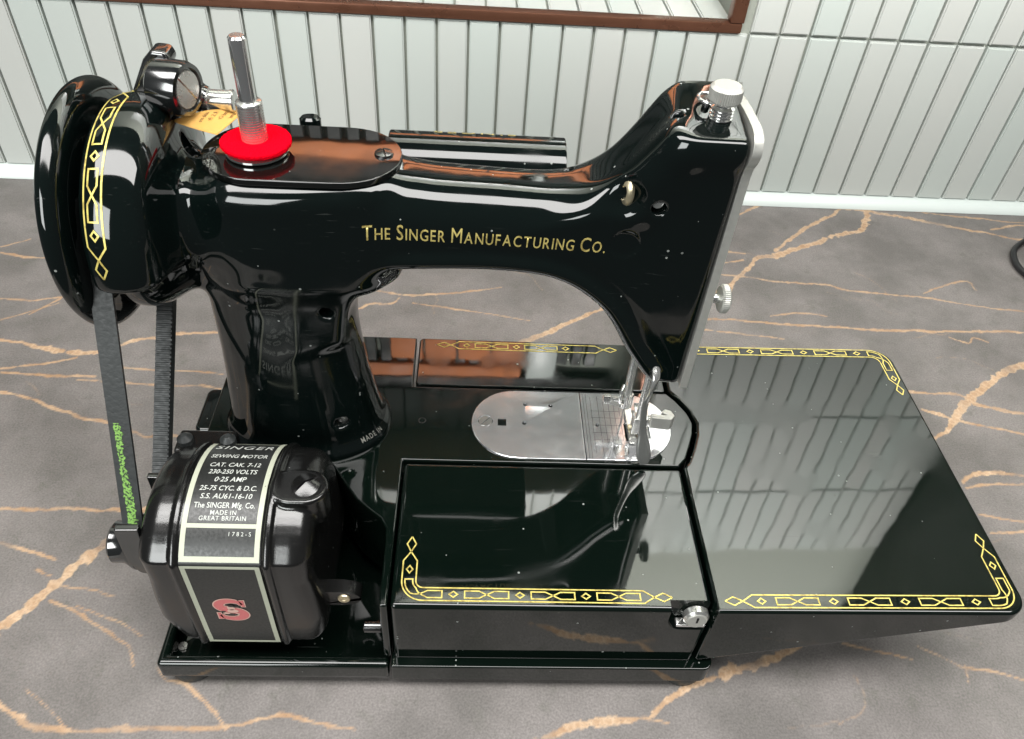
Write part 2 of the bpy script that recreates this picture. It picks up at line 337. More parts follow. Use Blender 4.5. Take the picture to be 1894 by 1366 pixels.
class Field:
    def __init__(self, F, o, h):
        self.F = F; self.o = np.array(o, float); self.h = h; self.G = [g.astype(np.float32) for g in np.gradient(F, h)]
    def tri(self, A, P):
        q = (P-self.o)/self.h; i = np.clip(np.floor(q).astype(int), 0, np.array(A.shape)-2); f = q-i; r = 0
        for dx in (0, 1):
            for dy in (0, 1):
                for dz in (0, 1):
                    wt = (f[:, 0] if dx else 1-f[:, 0])*(f[:, 1] if dy else 1-f[:, 1])*(f[:, 2] if dz else 1-f[:, 2])
                    r = r+wt*A[i[:, 0]+dx, i[:, 1]+dy, i[:, 2]+dz]
        return r
    def val(self, P): return self.tri(self.F, P)
    def grad(self, P):
        g = np.stack([self.tri(G, P) for G in self.G], 1); return g/np.maximum(1e-6, np.linalg.norm(g, axis=1))[:, None]
    def march(self, P, d, dist, n=160):
        """first surface point from P along direction d (arrays)"""
        d = np.asarray(d, float); t = np.zeros(len(P)); hit = np.zeros(len(P), bool); step = dist/n
        for k in range(n):
            v = self.val(P+d*t[:, None]); hit |= v < 0; t = np.where(hit, t, t+step)
        lo = t-step; hi = t.copy()
        for _ in range(14):
            mid = (lo+hi)/2; v = self.val(P+d*mid[:, None]); hi = np.where(v < 0, mid, hi); lo = np.where(v < 0, lo, mid)
        return P+d*hi[:, None], hit
    def surface(self):
        F = self.F; s = F < 0; nx, ny, nz = F.shape
        cnt = np.zeros((nx-1, ny-1, nz-1), np.int8)
        for a in (0, 1):
            for b in (0, 1):
                for c in (0, 1): cnt += s[a:nx-1+a, b:ny-1+b, c:nz-1+c]
        act = (cnt > 0) & (cnt < 8); idx = -np.ones(act.shape, np.int64); I = np.argwhere(act); idx[act] = np.arange(len(I))
        acc = np.zeros((len(I), 3)); num = np.zeros(len(I))
        cor = [(a, b, c) for a in (0, 1) for b in (0, 1) for c in (0, 1)]
        for p in cor:
            for ax in range(3):
                if p[ax] == 1: continue
                q = list(p); q[ax] = 1
                fa = F[I[:, 0]+p[0], I[:, 1]+p[1], I[:, 2]+p[2]]; fb = F[I[:, 0]+q[0], I[:, 1]+q[1], I[:, 2]+q[2]]
                m = (fa < 0) != (fb < 0); t = np.where(m, fa/np.where(m, fa-fb, 1), 0)
                pt = np.tile(np.array(p, float), (len(I), 1)); pt[:, ax] = t; acc[m] += pt[m]; num[m] += 1
        V = self.o+self.h*(I+acc/num[:, None])
        Q = []
        for ax in range(3):
            a = [slice(None)]*3; b = [slice(None)]*3; a[ax] = slice(0, -1); b[ax] = slice(1, None)
            sa, sb = s[tuple(a)], s[tuple(b)]; E = np.argwhere(sa != sb); o1, o2 = [(1, 2), (2, 0), (0, 1)][ax]
            E = E[(E[:, o1] > 0) & (E[:, o2] > 0) & (E[:, o1] < F.shape[o1]-1) & (E[:, o2] < F.shape[o2]-1)]
            flip = ~sa[E[:, 0], E[:, 1], E[:, 2]]
            def at(d1, d2):
                k = E.copy(); k[:, o1] += d1; k[:, o2] += d2; return idx[k[:, 0], k[:, 1], k[:, 2]]
            q = np.stack([at(-1, -1), at(0, -1), at(0, 0), at(-1, 0)], 1); q[flip] = q[flip][:, ::-1]; Q.append(q)
        Q = np.concatenate(Q)
        for _ in range(3):
            g = self.grad(V); V = V-g*self.val(V)[:, None]*0.9
        return V, Q
    def build(self, name, mat, parent):
        V, Q = self.surface(); g = self.grad(V)
        me = bpy.data.meshes.new(name); me.vertices.add(len(V)); me.vertices.foreach_set('co', (V*S).ravel())
        me.loops.add(Q.size); me.loops.foreach_set('vertex_index', Q.ravel()); me.polygons.add(len(Q))
        me.polygons.foreach_set('loop_start', np.arange(0, Q.size, 4)); me.update(calc_edges=True); me.validate()
        me.polygons.foreach_set('use_smooth', [True]*len(me.polygons)); me.materials.append(mat)
        me.normals_split_custom_set_from_vertices(g.tolist())
        return link(bpy.data.objects.new(name, me), parent)
def grid(x0, x1, y0, y1, z0, z1, h):
    a = [np.arange(p, q+h, h, dtype=np.float32) for p, q in ((x0, x1), (y0, y1), (z0, z1))]
    return np.meshgrid(*a, indexing='ij')+[(x0, y0, z0)]
def interp(x, xs, ys): return np.interp(x, xs, ys)

def head_field():
    h = 1.05
    X, Y, Z, o = grid(-12, 246, 56, 164, 64, 262, h)
    YC = 110.0
    # pillar: an oval column that swells towards foot and shoulder
    z1 = Z[0, 0]; cx = interp(z1, [66, 90, 105, 140, 160, 200], [51.5, 50.5, 50, 49, 49.3, 52]).astype(np.float32)
    rx = interp(z1, [66, 72, 78, 90, 105, 125, 140, 155, 170, 185, 222], [41, 40, 38.5, 36.7, 34.8, 33.2, 32.6, 32.8, 34.5, 36.5, 37.5]).astype(np.float32)
    ry = interp(z1, [66, 72, 78, 90, 105, 125, 150, 170, 222], [29, 27.5, 26, 25, 24.2, 23.4, 22.5, 22, 22]).astype(np.float32)
    q = (np.abs((X-cx)/rx)**2.3+np.abs((Y-YC)/ry)**2.3)**(1/2.3)
    pil = (q-1)*np.minimum(rx, ry)
    D = smax(pil, Z-212, 6)
    # shoulder block under the top plate
    pl = roundpoly([(30, 87), (93, 87), (105.5, 100), (105.5, 122), (93, 134), (30, 134)], [15, 14, 12, 12, 14, 15], 6)
    X2, Y2 = X[:, :, 0], Y[:, :, 0]
    pd = poly_sdf(X2, Y2, pl)[:, :, None]
    bulge = interp(z1, [160, 172, 190, 212, 222], [-4.0, -0.6, 0.5, 0.0, -1.0]).astype(np.float32)
    blk = rext(pd-bulge, np.abs(Z-193.5)-27.8, 8.0)
    D = smin(D, blk, 14)
    # shaft boss (neck) running into the flared wheel guard
    R = np.hypot(Y-YC, Z-191.5)
    prof = spline([(60, 0), (60, 21.5), (34, 21.2), (26, 21.6), (21.5, 24), (18.5, 29), (16.5, 36), (14.5, 42), (12, 45.8), (7.5, 48.2), (2.0, 49.2), (-3, 49.0), (-7.5, 47.2), (-8.6, 46), (-8.6, 40), (-6, 39), (-6, 0)], 4)
    prof = np.array([p for p in prof])
    Xr = np.arange(-12, 66, 0.7); Rr = np.arange(0, 75, 0.7); A, B = np.meshgrid(Xr, Rr, indexing='ij')
    def rev(pr):
        d = poly_sdf(A, B, pr).astype(np.float32)
        i = np.clip((X+12)/0.7, 0, len(Xr)-1.01); j = np.clip(R/0.7, 0, len(Rr)-1.01); i0 = i.astype(int); j0 = j.astype(int); fi = i-i0; fj = j-j0
        return d[i0, j0]*(1-fi)*(1-fj)+d[i0+1, j0]*fi*(1-fj)+d[i0, j0+1]*(1-fi)*fj+d[i0+1, j0+1]*fi*fj
    sub = slice(0, int(75/h))
    X_, Y_, Z_, R_ = X, Y, Z, R
    X, R = X_[sub], R_[sub]
    big = rev(prof)
    low = rev(spline([(60, 0), (60, 21.5), (34, 21.2), (25, 22), (19, 25), (13.5, 31), (7.5, 36), (1, 38.6), (-5, 38.0), (-7.5, 35), (-7.5, 20), (-7.5, 0)], 4))
    big = smax(big, 186.0-Z_[sub]-0.0*X, 1.5)
    nk = np.minimum(big, low)
    X = X_
    D[sub] = smin(D[sub], nk, 8)
    # arm and head: side outline given a depth and rounded edges
    top = spline([(60, 219), (104, 219), (121, 217.6), (143, 216.8), (158, 216.2), (168, 216.2), (176, 217.4), (184, 220.6), (191, 226), (198, 234.2), (204, 242.6), (209, 249.2), (215, 253.8)], 5)
    arch = spline([(219, 124.5), (215.5, 129), (211, 135.5), (206.5, 142), (200, 153.5), (193.5, 163), (185, 171), (175, 177.5), (162, 181.6), (141, 183.2), (119, 182.8), (104, 181.6), (93.5, 178.2), (86, 171.5), (81.5, 160), (78, 138)], 5)
    out = list(map(tuple, top))+[(222, 254.4), (236.6, 254.4), (236.6, 119.5), (224.5, 119.5), (221.5, 122.5)]+list(map(tuple, arch))+[(52, 130), (52, 219)]
    X2, Z2 = X[:, 0, :], Z[:, 0, :]
    pd = poly_sdf(X2, Z2, out).astype(np.float32)
    x1 = X[:, 0, 0]
    half = interp(x1, [60, 104, 112, 140, 170, 190, 205, 246], [21.5, 21.5, 21, 20.5, 20.2, 20.2, 20.5, 20.5]).astype(np.float32)
    rt = interp(x1, [60, 150, 175, 200, 215, 246], [17, 17, 15, 9, 5, 4]).astype(np.float32)
    rb = interp(x1, [60, 200, 246], [4.5, 4.5, 3]).astype(np.float32)
    zs = interp(x1, [60, 150, 200, 246], [198, 197, 222, 236])
    tz = np.clip((Z2-(zs[:, None]-8))/16, 0, 1); tz = tz*tz*(3-2*tz)
    r = (rb[:, None]*(1-tz)+rt[:, None]*tz)[:, None, :].astype(np.float32)
    # a raised bead follows the harp edge
    ad = np.full(X2.shape, 1e9); P = arch
    for a, b in zip(P[:-1], P[1:]):
        e = b-a; t = np.clip(((X2-a[0])*e[0]+(Z2-a[1])*e[1])/(e@e), 0, 1); ad = np.minimum(ad, np.hypot(X2-a[0]-t*e[0], Z2-a[1]-t*e[1]))
    bead = (1.5/(1+np.exp(np.clip((ad-6.6)/0.55, -30, 30)))-0.5*np.exp(-((ad-10.5)/3.0)**2))[:, None, :].astype(np.float32)
    flare = np.clip((Z-140)/103, 0, 1)*3.0*np.clip((X-203)/10, 0, 1)*(Y < YC)
    bead = bead*np.clip((x1-94)/18, 0, 1)[:, None, None]
    arm = rext(pd[:, None, :]*np.ones_like(Y), np.abs(Y-YC)-half[:, None, None]-bead-flare, r)
    D = smin(D, arm, 5)
    # front shoulder of the head, ridge above the thread guide, recess beside it
    D = smin(D, capsule(X, Y, Z, (217, 95.4, 243.5), (238, 95.0, 243), 8.3), 6)
    D = smax(D, np.where(X > 200, (Z-254.2)+np.maximum(0, 124-Y)*0.15*np.clip((X-200)/8, 0, 1), -50.0), 2.0)
    D = smax(D, X-236.6, 1.2)
    D = smin(D, capsule(X, Y, Z, (211, 94, 240), (202, 96.5, 216), 5.0, 5.5), 10)
    D = smax(D, -capsule(X, Y, Z, (164, 85.5, 214.5), (193.5, 88.0, 221), 0.5, 7.0), 4)
    # foot flange of the pillar
    qf = (np.abs((X-51.5)/42.5)**2.2+np.abs((Y-YC)/30.5)**2.2)**(1/2.2)
    fl = rext((qf-1)*30.5, np.abs(Z-66.5)-5.0, 2.0)
    D = smin(D, fl, 3.2)
    D = blur(D, 3)
    # bored holes and shallow sinks
    def bore(x, z, r, deep, y0=70, dx=0.0, dz=0.0):
        nonlocal D
        D = smax(D, -rext(np.hypot(X-x, Z-z)-r, Y-deep, 0.3), 0.9)
    bore(72.2, 158.6, 3.0, 97); bore(72.4, 87.5, 3.2, 93); bore(207.5, 218.2, 2.9, 97)
    D = smax(D, -rext(np.hypot(X-197, Z-199.5)-6.2, Y-90.05, 0.3), 0.8)
    D = smax(D, -capsule(X, Y, Z, (80, 80.5, 155), (86, 88, 121), 3.2), 2.0)                       # long sink on the pillar side
    D = smax(D, -capsule(X, Y, Z, (174, 118, 206), (174, 121, 224), 2.2), 0.8)                     # oil hole on the arm
    D = smax(D, -capsule(X, Y, Z, (211, 103, 246), (211, 103, 262), 2.0), 0.8)
    D = smax(D, -capsule(X, Y, Z, (19, 116, 208), (19, 118, 224), 3.2), 0.8)
    return Field(D.astype(np.float32), o, h)

def motor_field():
    h = 0.85
    X, Y, Z, o = grid(-16, 84, -2, 82, 22, 114, h)
    Y2, Z2 = Y[0], Z[0]
    arc = [(36.5+42*math.cos(a), 65+42*math.sin(a)) for a in np.linspace(math.radians(10), math.radians(140.5), 24)]
    prof = arc+[(4.0, 80), (4.0, 40), (4.4, 28), (60, 28), (74, 40)]
    pd = poly_sdf(Y2, Z2, prof).astype(np.float32)[None]
    z1 = Z[0, 0]
    xl = interp(z1, [20, 28, 45, 60, 75, 92, 110], [4, 2.5, -2.6, -2.2, -0.8, -1.2, 0]).astype(np.float32)
    xr = interp(z1, [20, 28, 45, 60, 75, 110], [71, 72.5, 73.5, 72, 70.6, 71.5]).astype(np.float32)
    ex = np.maximum(xl-X, X-xr)
    yy = np.clip((42-np.abs(Y-40))/42, 0, 1)
    D = rext(pd*np.ones_like(X), ex, 9.0)
    # central strap with its two rolled edges
    strap = rext(pd-0.6*np.ones_like(X), np.abs(X-34.6)-20.6, 0.5)
    D = np.minimum(D, strap)
    for xb in (15.6, 53.6):
        tor = np.hypot(pd-0.7, (X-xb))-1.5
        D = smin(D, tor, 1.4)
    # oval pad under the big screw
    pad = rext(np.maximum(np.hypot(np.maximum(0, np.abs(X-64)-3), Y-33)-9.2, 0*X-50), np.abs(Z-100)-8.6, 1.2)
    D = smin(D, pad, 1.5)
    return Field(D.astype(np.float32), o, h)
# ---------------------------------------------------------------- countertop (one sheet, veined stone)
VEINS = [[(-96,24,9.2),(-85,36,8.9),(-79,47,8.5),(-71,62,8.8),(-61,76,7.8),(-54,89,6.1),(-34,114,4.5)],[(-118,75,2.4),(-99,68,2.4),(-84,63,1.2)],[(-128,97,2.5),(-99,97,2.5),(-68,97,2.5),(-50,96,1.9)],[(-76,38,2.0),(-60,30,1.9),(-33,16,1.6),(-29,11,1.1),(-25,4,0.8)],[(-63,34,1.1),(-40,28,1.4),(-25,20,0.8)],[(-73,48,1.4),(-48,42,0.8)],[(-91,57,1.4),(-83,54,1.7)],[(-79,-15,3.0),(-65,-24,3.7),(-50,-25,3.2),(-26,-26,3.2),(-2,-26,2.8),(27,-25,2.3),(47,-21,1.3),(53,-20,2.6),(73,-23,2.0),(87,-26,0.8)],[(-13,3,1.3),(-7,-4,1.6),(4,-7,2.6),(15,-15,1.5),(26,-24,1.5)],[(-70,-6,0.5),(-47,-24,0.5)],[(174,-31,3.6),(187,-26,5.2),(209,-20,5.8),(226,-19,3.9),(232,-17,3.7),(246,-7,4.0),(264,0,5.5),(275,4,7.2),(300,13,4.5),(321,23,3.5),(360,49,3.6)],[(226,-19,2.6),(238,-22,1.0)],[(338,20,1.4),(358,15,1.4),(372,11,0.9)],[(378,18,1.4),(396,9,1.4),(428,1,1.4)],[(399,9,1.1),(397,-3,0.6)],[(555,247,6.5),(541,241,7.3),(515,224,7.1),(493,208,8.5),(484,198,8.4),(467,178,5.2),(456,171,2.9),(412,144,2.1)],[(419,213,3.1),(454,213,3.5),(482,213,3.1),(493,208,2.7)],[(494,203,3.5),(528,195,3.8)],[(454,195,3.8),(466,192,3.8),(475,187,3.0),(495,181,1.9),(518,175,2.2)],[(454,130,2.8),(470,140,4.2),(498,137,2.8)],[(454,126,1.7),(471,131,1.7),(495,130,1.4)],[(454,107,1.7),(481,103,1.7)],[(455,93,3.3),(477,95,3.3)],[(509,455,7.2),(497,434,7.0),(484,421,5.9),(455,408,6.8),(428,393,6.7),(401,378,7.5),(381,372,4.7),(371,359,4.6),(355,341,4.5),(348,332,4.0),(344,322,3.5),(321,313,2.6)],[(481,458,7.2),(466,445,5.1),(436,420,4.9),(414,397,3.8),(400,384,3.8)],[(482,461,6.2),(513,456,6.1),(550,446,6.1),(587,436,4.0),(629,421,3.0),(644,420,2.5)],[(533,465,2.1),(580,457,2.6),(659,449,2.1)],[(619,434,3.5),(648,445,4.1),(656,444,3.1)],[(365,433,3.5),(379,442,4.0),(394,453,4.1),(425,467,3.6)],[(328,348,1.8),(360,345,1.8),(391,340,2.7),(433,337,3.1),(450,331,2.7),(502,327,2.7),(536,321,1.8),(588,311,1.8)],[(294,288,2.5),(316,288,2.9),(369,286,3.0),(412,283,3.0),(450,283,3.0),(504,282,3.0),(575,285,3.0)],[(512,332,1.4),(534,343,1.8),(558,351,1.8),(562,338,0.9)],[(344,382,2.3),(354,381,2.8),(371,378,2.3)],[(340,361,2.3),(349,364,2.3),(367,369,2.3)],[(371,295,1.7),(400,299,1.7),(418,296,1.3)],[(313,274,1.7),(322,273,1.7),(374,267,1.6)],[(508,275,1.7),(522,269,1.7),(529,276,1.3),(539,271,1.3)],[(172,252,6.4),(179,256,6.4),(192,264,5.6),(205,274,5.3),(228,289,5.0),(259,307,4.3),(300,317,3.9),(336,324,3.5)],[(38,308,2.1),(53,308,2.5),(67,307,2.5),(89,303,2.5),(126,310,2.1),(160,319,1.7)],[(42,282,2.0),(51,286,2.5),(57,292,2.5),(74,293,2.1),(80,300,2.1)],[(90,295,1.7),(131,289,2.1),(181,279,1.2)],[(-87,317,2.5),(-79,317,2.5),(-72,317,2.5)],[(-190,238,3.0),(-167,234,3.7),(-144,229,5.6),(-128,226,6.0),(-111,233,3.8),(-100,241,3.8),(-87,246,3.8),(-73,251,3.9),(-44,254,3.1),(-10,261,2.4)],[(-178,209,2.2),(-149,216,2.2),(-132,221,2.6)],[(-176,206,2.2),(-155,204,2.5),(-114,205,2.2)],[(-125,201,1.4),(-82,199,1.8),(-30,196,1.8)],[(-168,187,2.8),(-145,180,2.8),(-114,168,3.1),(-96,166,2.7),(-73,156,2.0),(-63,153,2.0),(-52,157,2.0),(-46,155,2.0),(-15,152,1.7)],[(-105,216,1.8),(-76,212,1.8),(-31,211,1.8)],[(-199,258,1.2),(-184,269,1.6),(-168,280,1.2)],[(-238,347,1.3),(-225,354,1.7),(-218,359,1.7)],[(-235,340,2.5),(-217,336,3.0),(-199,333,3.0),(-166,331,2.1)],[(-210,283,1.6),(-195,284,2.0),(-170,287,2.0),(-152,294,1.6)],[(-182,266,1.6),(-176,276,2.0),(-169,285,2.0)]]
def countertop():
    x0, x1, y0, y1, h = -330.0, 760.0, -90.0, 462.0, 1.05
    xs = np.arange(x0, x1+h, h); ys = np.arange(y0, y1+h, h); X, Y = np.meshgrid(xs, ys, indexing='ij')
    rng = np.random.default_rng(5)
    def noise(sc, n=5):
        r = 0; amp = 1.0
        for k in range(n):
            fx = sc*2**k; g = rng.standard_normal((int((x1-x0)*fx)+4, int((y1-y0)*fx)+4))
            a = (X-x0)*fx; b = (Y-y0)*fx; i = a.astype(int); j = b.astype(int); u = a-i; v = b-j; u = u*u*(3-2*u); v = v*v*(3-2*v)
            r = r+amp*(g[i, j]*(1-u)*(1-v)+g[i+1, j]*u*(1-v)+g[i, j+1]*(1-u)*v+g[i+1, j+1]*u*v); amp *= 0.55
        return r
    wx = noise(0.035, 5)*0.95; wy = noise(0.035, 5)*0.95; fine = noise(0.25, 2); gap = noise(0.06, 3)
    Xw = X+wx; Yw = Y+wy; M = np.zeros(X.shape); core = np.zeros(X.shape)
    def draw(pl, strength=1.0):
        P = spline([(p[0], p[1], p[2]) for p in pl], 3) if len(pl) > 2 else np.array(pl, float)
        for a, b in zip(P[:-1], P[1:]):
            e = b[:2]-a[:2]; pad = max(a[2], b[2])*1.2+6
            i0 = max(0, int((min(a[0], b[0])-pad-x0)/h)); i1 = int((max(a[0], b[0])+pad-x0)/h)+1
            j0 = max(0, int((min(a[1], b[1])-pad-y0)/h)); j1 = int((max(a[1], b[1])+pad-y0)/h)+1
            if i1 <= 0 or j1 <= 0: continue
            x = Xw[i0:i1, j0:j1]; y = Yw[i0:i1, j0:j1]
            t = np.clip(((x-a[0])*e[0]+(y-a[1])*e[1])/max(1e-6, e@e), 0, 1); d = np.hypot(x-a[0]-t*e[0], y-a[1]-t*e[1])
            w = 0.5*(a[2]+(b[2]-a[2])*t)*(0.70+0.24*fine[i0:i1, j0:j1])
            m = np.clip((w-d)/0.55+0.6, 0, 1)*strength*np.clip(1.05+0.28*gap[i0:i1, j0:j1], 0.35, 1); M[i0:i1, j0:j1] = np.maximum(M[i0:i1, j0:j1], m)
            rim = np.clip(1-np.abs(d-w)/1.3, 0, 1)*(w > 1.6); core[i0:i1, j0:j1] = np.maximum(core[i0:i1, j0:j1], rim)
    for pl in VEINS: draw(pl)
    for k in range(60):                    # hairline veins too faint to follow one by one
        x, y = rng.uniform(x0, x1), rng.uniform(y0, y1); an = rng.normal(0.1, 0.5); pl = []
        for q in range(int(rng.integers(3, 7))):
            pl.append((x, y, rng.uniform(0.3, 0.9))); x += 9*math.cos(an); y += 9*math.sin(an); an += rng.normal(0, 0.35)
        draw(pl, rng.uniform(0.15, 0.5))
    nx, ny = X.shape
    V = np.stack([X, Y, np.zeros_like(X)], -1).reshape(-1, 3)
    I = np.arange(nx*ny).reshape(nx, ny); Q = np.stack([I[:-1, :-1], I[1:, :-1], I[1:, 1:], I[:-1, 1:]], -1).reshape(-1, 4)
    me = bpy.data.meshes.new("countertop"); me.vertices.add(len(V)); me.vertices.foreach_set('co', (V*S).ravel())
    me.loops.add(Q.size); me.loops.foreach_set('vertex_index', Q.ravel().astype(np.int32)); me.polygons.add(len(Q)); me.polygons.foreach_set('loop_start', np.arange(0, Q.size, 4)); me.update(calc_edges=True)
    at = me.attributes.new("vein", 'FLOAT_COLOR', 'POINT'); col = np.zeros((len(V), 4)); col[:, 0] = M.ravel(); col[:, 1] = core.ravel(); col[:, 3] = 1
    at.data.foreach_set('color', col.ravel())
    m, nt, b = newmat("veined_stone"); tc = N(nt, 'ShaderNodeTexCoord'); va = N(nt, 'ShaderNodeAttribute', attribute_name="vein"); sp = N(nt, 'ShaderNodeSeparateColor'); L(nt, va, 'Color', sp, 0)
    n1 = N(nt, 'ShaderNodeTexNoise', Scale=17.0, Detail=6.0, Roughness=0.62); L(nt, tc, 'Object', n1, 'Vector')
    n2 = N(nt, 'ShaderNodeTexNoise', Scale=900.0, Detail=3.0); L(nt, tc, 'Object', n2, 'Vector')
    n3 = N(nt, 'ShaderNodeTexNoise', Scale=60.0, Detail=8.0, Roughness=0.7); L(nt, tc, 'Object', n3, 'Vector')
    base = mixc(nt, maprange(nt, n1, 0, 0.38, 0.62), 0, (0.132, 0.122, 0.114, 1), (0.200, 0.183, 0.174, 1))
    base2 = mixc(nt, maprange(nt, n3, 0, 0.55, 0.70, 0, 0.62), 0, (base, 2), (0.112, 0.110, 0.092, 1))
    grn = mixc(nt, maprange(nt, n2, 0, 0.30, 0.70), 0, (0.78, 0.78, 0.78, 1), (1.20, 1.20, 1.20, 1))
    mul = N(nt, 'ShaderNodeMix', data_type='RGBA', blend_type='MULTIPLY'); mul.inputs[0].default_value = 1.0; L(nt, base2, 2, mul, 6); L(nt, grn, 2, mul, 7)
    gold = mixc(nt, maprange(nt, n3, 0, 0.35, 0.68), 0, (0.34, 0.20, 0.105, 1), (0.53, 0.375, 0.245, 1))
    gold2 = mixc(nt, maprange(nt, sp, 1, 0.2, 1.0, 0, 0.40), 0, (gold, 2), (0.70, 0.54, 0.38, 1))
    br = N(nt, 'ShaderNodeMath', operation='MULTIPLY'); L(nt, sp, 0, br, 0); L(nt, maprange(nt, n2, 0, 0.22, 0.46, 0.45, 1.0), 0, br, 1)
    fin = mixc(nt, br, 0, (mul, 2), (gold2, 2)); L(nt, fin, 2, b, 'Base Color')
    rg = maprange(nt, n3, 0, 0.3, 0.7, 0.38, 0.55); L(nt, rg, 0, b, 'Roughness')
    bp = N(nt, 'ShaderNodeBump', Strength=0.10, Distance=0.0006); L(nt, n2, 0, bp, 'Height'); L(nt, bp, 0, b, 'Normal')
    o = finish("countertop", me, m, None, None); tag(o, kind='structure')
countertop()

# ---------------------------------------------------------------- tiled wall with a recessed niche (built along its own axis, then turned)
WALL_T = 0.01343; WALL_Y = 461.7; PITCH = 25.30; X0 = 379.73; ZB = 8.6; HT = 144.54
def turn(o):
    o.matrix_world = Matrix.Translation((0, WALL_Y*S, 0)) @ Matrix.Rotation(WALL_T, 4, 'Z'); return o
NX0, NX1, NZ0, NZ1, ND = X0-36*PITCH, X0-1.3*PITCH, ZB+HT+0.8, ZB+HT*4+0.8, 112.0
def wallbox(bm, *a): bm_box(bm, *a)
bm = bmesh.new(); T0 = 5.0
xL, xR, zT = X0-44*PITCH, X0+14*PITCH, 1030
for q in ((xL, xR, T0, 130, -10, NZ0-1), (xL, xR, T0, 130, NZ1, zT), (xL, NX0, T0, 130, NZ0-1, NZ1), (NX1, xR, T0, 130, NZ0-1, NZ1), (NX0, NX1, ND+8, 130, NZ0-1, NZ1)): bm_box(bm, *q)
wall = turn(tag(frombm("tiled_wall", bm, GROUT), kind='structure')); WM[wall.name] = wall.matrix_world.copy()
def wchild(o):
    o.parent = wall; return o
def tile_mesh(wd, ht, name):
    bm = bmesh.new(); bm_box(bm, -wd/2, wd/2, 0, 9, 0, ht)
    bmesh.ops.recalc_face_normals(bm, faces=bm.faces)
    e = [e for e in bm.edges if all(v.co.y < 0.1 for v in e.verts)]
    bmesh.ops.bevel(bm, geom=e, offset=1.1, segments=2, affect='EDGES')
    bmesh.ops.scale(bm, vec=(S, S, S), verts=bm.verts); me = bpy.data.meshes.new(name); bm.to_mesh(me); bm.free()
    me.materials.append(TILE); me.polygons.foreach_set('use_smooth', [True]*len(me.polygons)); me.set_sharp_from_angle(angle=math.radians(40)); return me
TM = tile_mesh(PITCH-2.2, HT-2.2, "tile"); TH = tile_mesh(PITCH-2.0, 100, "ledge_tile")
def tile(me, x, y, z, rot=None):
    o = bpy.data.objects.new("tile", me); COL.objects.link(o); o.parent = wall
    o.location = (x*S, y*S, z*S); e = [random.gauss(0, 0.0035) for _ in range(3)]
    o.rotation_euler = (rot[0]+e[0]*0.4, e[1]*0.3, e[2]) if rot else (e[0]*0.5, e[1]*0.25, e[2])
    return o
for row in range(5):
    for k in range(-28, 14):
        xc = X0+(k+0.5)*PITCH; z = ZB+row*HT+1.0
        if row in (1, 2, 3) and xc+PITCH/2 > NX0 and xc-PITCH/2 < NX1+4: continue
        if row >= 3 and k < -16: continue
        tile(TM, xc, random.uniform(0, 0.5), z)
for k in range(int((NX1-NX0)/PITCH)):                                    # white tiles laid on the niche ledge, running back into the recess
    xc = NX1-4-(k+0.5)*PITCH
    if xc < -330: break
    tile(TH, xc, 11.0, NZ0+4.5, (-math.pi/2, 0, 0))
bm = bmesh.new(); bm_box(bm, NX0, NX1-0.2, -1.5, 10, NZ0-0.8, NZ0+7.2); bm_box(bm, NX1-11, NX1+0.6, -2.0, 10.2, NZ0+7.3, NZ1); bevel(bm, 1.2, 2)
wchild(frombm("niche_trim", bm, COPPER))
prism_ = bmesh.new()
for k in range(44): bm_box(prism_, NX0+4+k*19.0, NX0+4+k*19.0+14.5, ND-3, ND+7.8, NZ0+6, 456)
bevel(prism_, 1.5, 1); wchild(tag(frombm("slat_panel", prism_, DARKSLAT), kind='stuff'))
def inlay(name, x0, x1, z0, z1, d, mat):
    bm = bmesh.new(); bm_box(bm, x0, x1, ND-d, ND+7.7, z0, z1); bevel(bm, 1.5, 2); wchild(frombm(name, bm, mat))
inlay("niche_lintel", NX0+2, 207, 458, 477, 6, TERRA)
for k in range(4): inlay("niche_brick", 38+k*43, 78+k*43, 384, 445, 9, TERRA)
inlay("white_panel", 214, 252, 392, 480, 7, CAULK)
inlay("dark_beam", NX0+2, NX1-12, 479, 506, 5, DARKSLAT)
for k in range(-26, -2):
    o_ = tile(TM, X0+(k+0.5)*PITCH, ND-2.0, 508)
bm = bmesh.new()
prof = [(-9.5, 0.3), (-9.0, 3.0), (-4.5, 7.6), (0.5, 9.2), (4.8, 9.3), (4.8, 0.3)]
bm_prism(bm, prof, xL, xR, 'x'); wchild(frombm("sealant_bead", bm, CAULK, None, 60))
tall = tag(box("side_panel", xR+3, xR+500, -260, 130, 0.5, 1030, CABINET, None, 3), kind='structure'); turn(tall)

# power cable lying at the edge of the counter
c = spline([(660, 425, 4.0), (640, 413, 3.2), (622, 398, 3.2), (613.5, 381, 3.2), (612, 366, 3.2), (618, 350, 3.2), (640, 338, 3.2), (700, 330, 3.2)], 8)
tag(tube("power_cable", c, 2.6, CABLE, None, 12), "black power cable curling on the counter at the right edge near the tiles", "cable")

# ================================================================ the sewing machine
mach = tag(empty("sewing_machine", (125, 88, 0)), "vintage black enamel sewing machine with gold decals standing on the veined counter", "sewing machine")
HB = 67.5
def boolcut(o, cutters):
    for c in cutters:
        md = o.modifiers.new("cut", 'BOOLEAN'); md.operation = 'DIFFERENCE'; md.object = c; md.solver = 'EXACT'
    dg = bpy.context.evaluated_depsgraph_get(); dg.update(); me = bpy.data.meshes.new_from_object(o.evaluated_get(dg))
    o.modifiers.clear(); weighted(o); old = o.data; o.data = me; me.name = old.name; bpy.data.meshes.remove(old)
    me.polygons.foreach_set('use_smooth', [True]*len(me.polygons)); me.set_sharp_from_angle(angle=math.radians(32))
    for c in cutters: WM.pop(c.name, None); bpy.data.objects.remove(c)
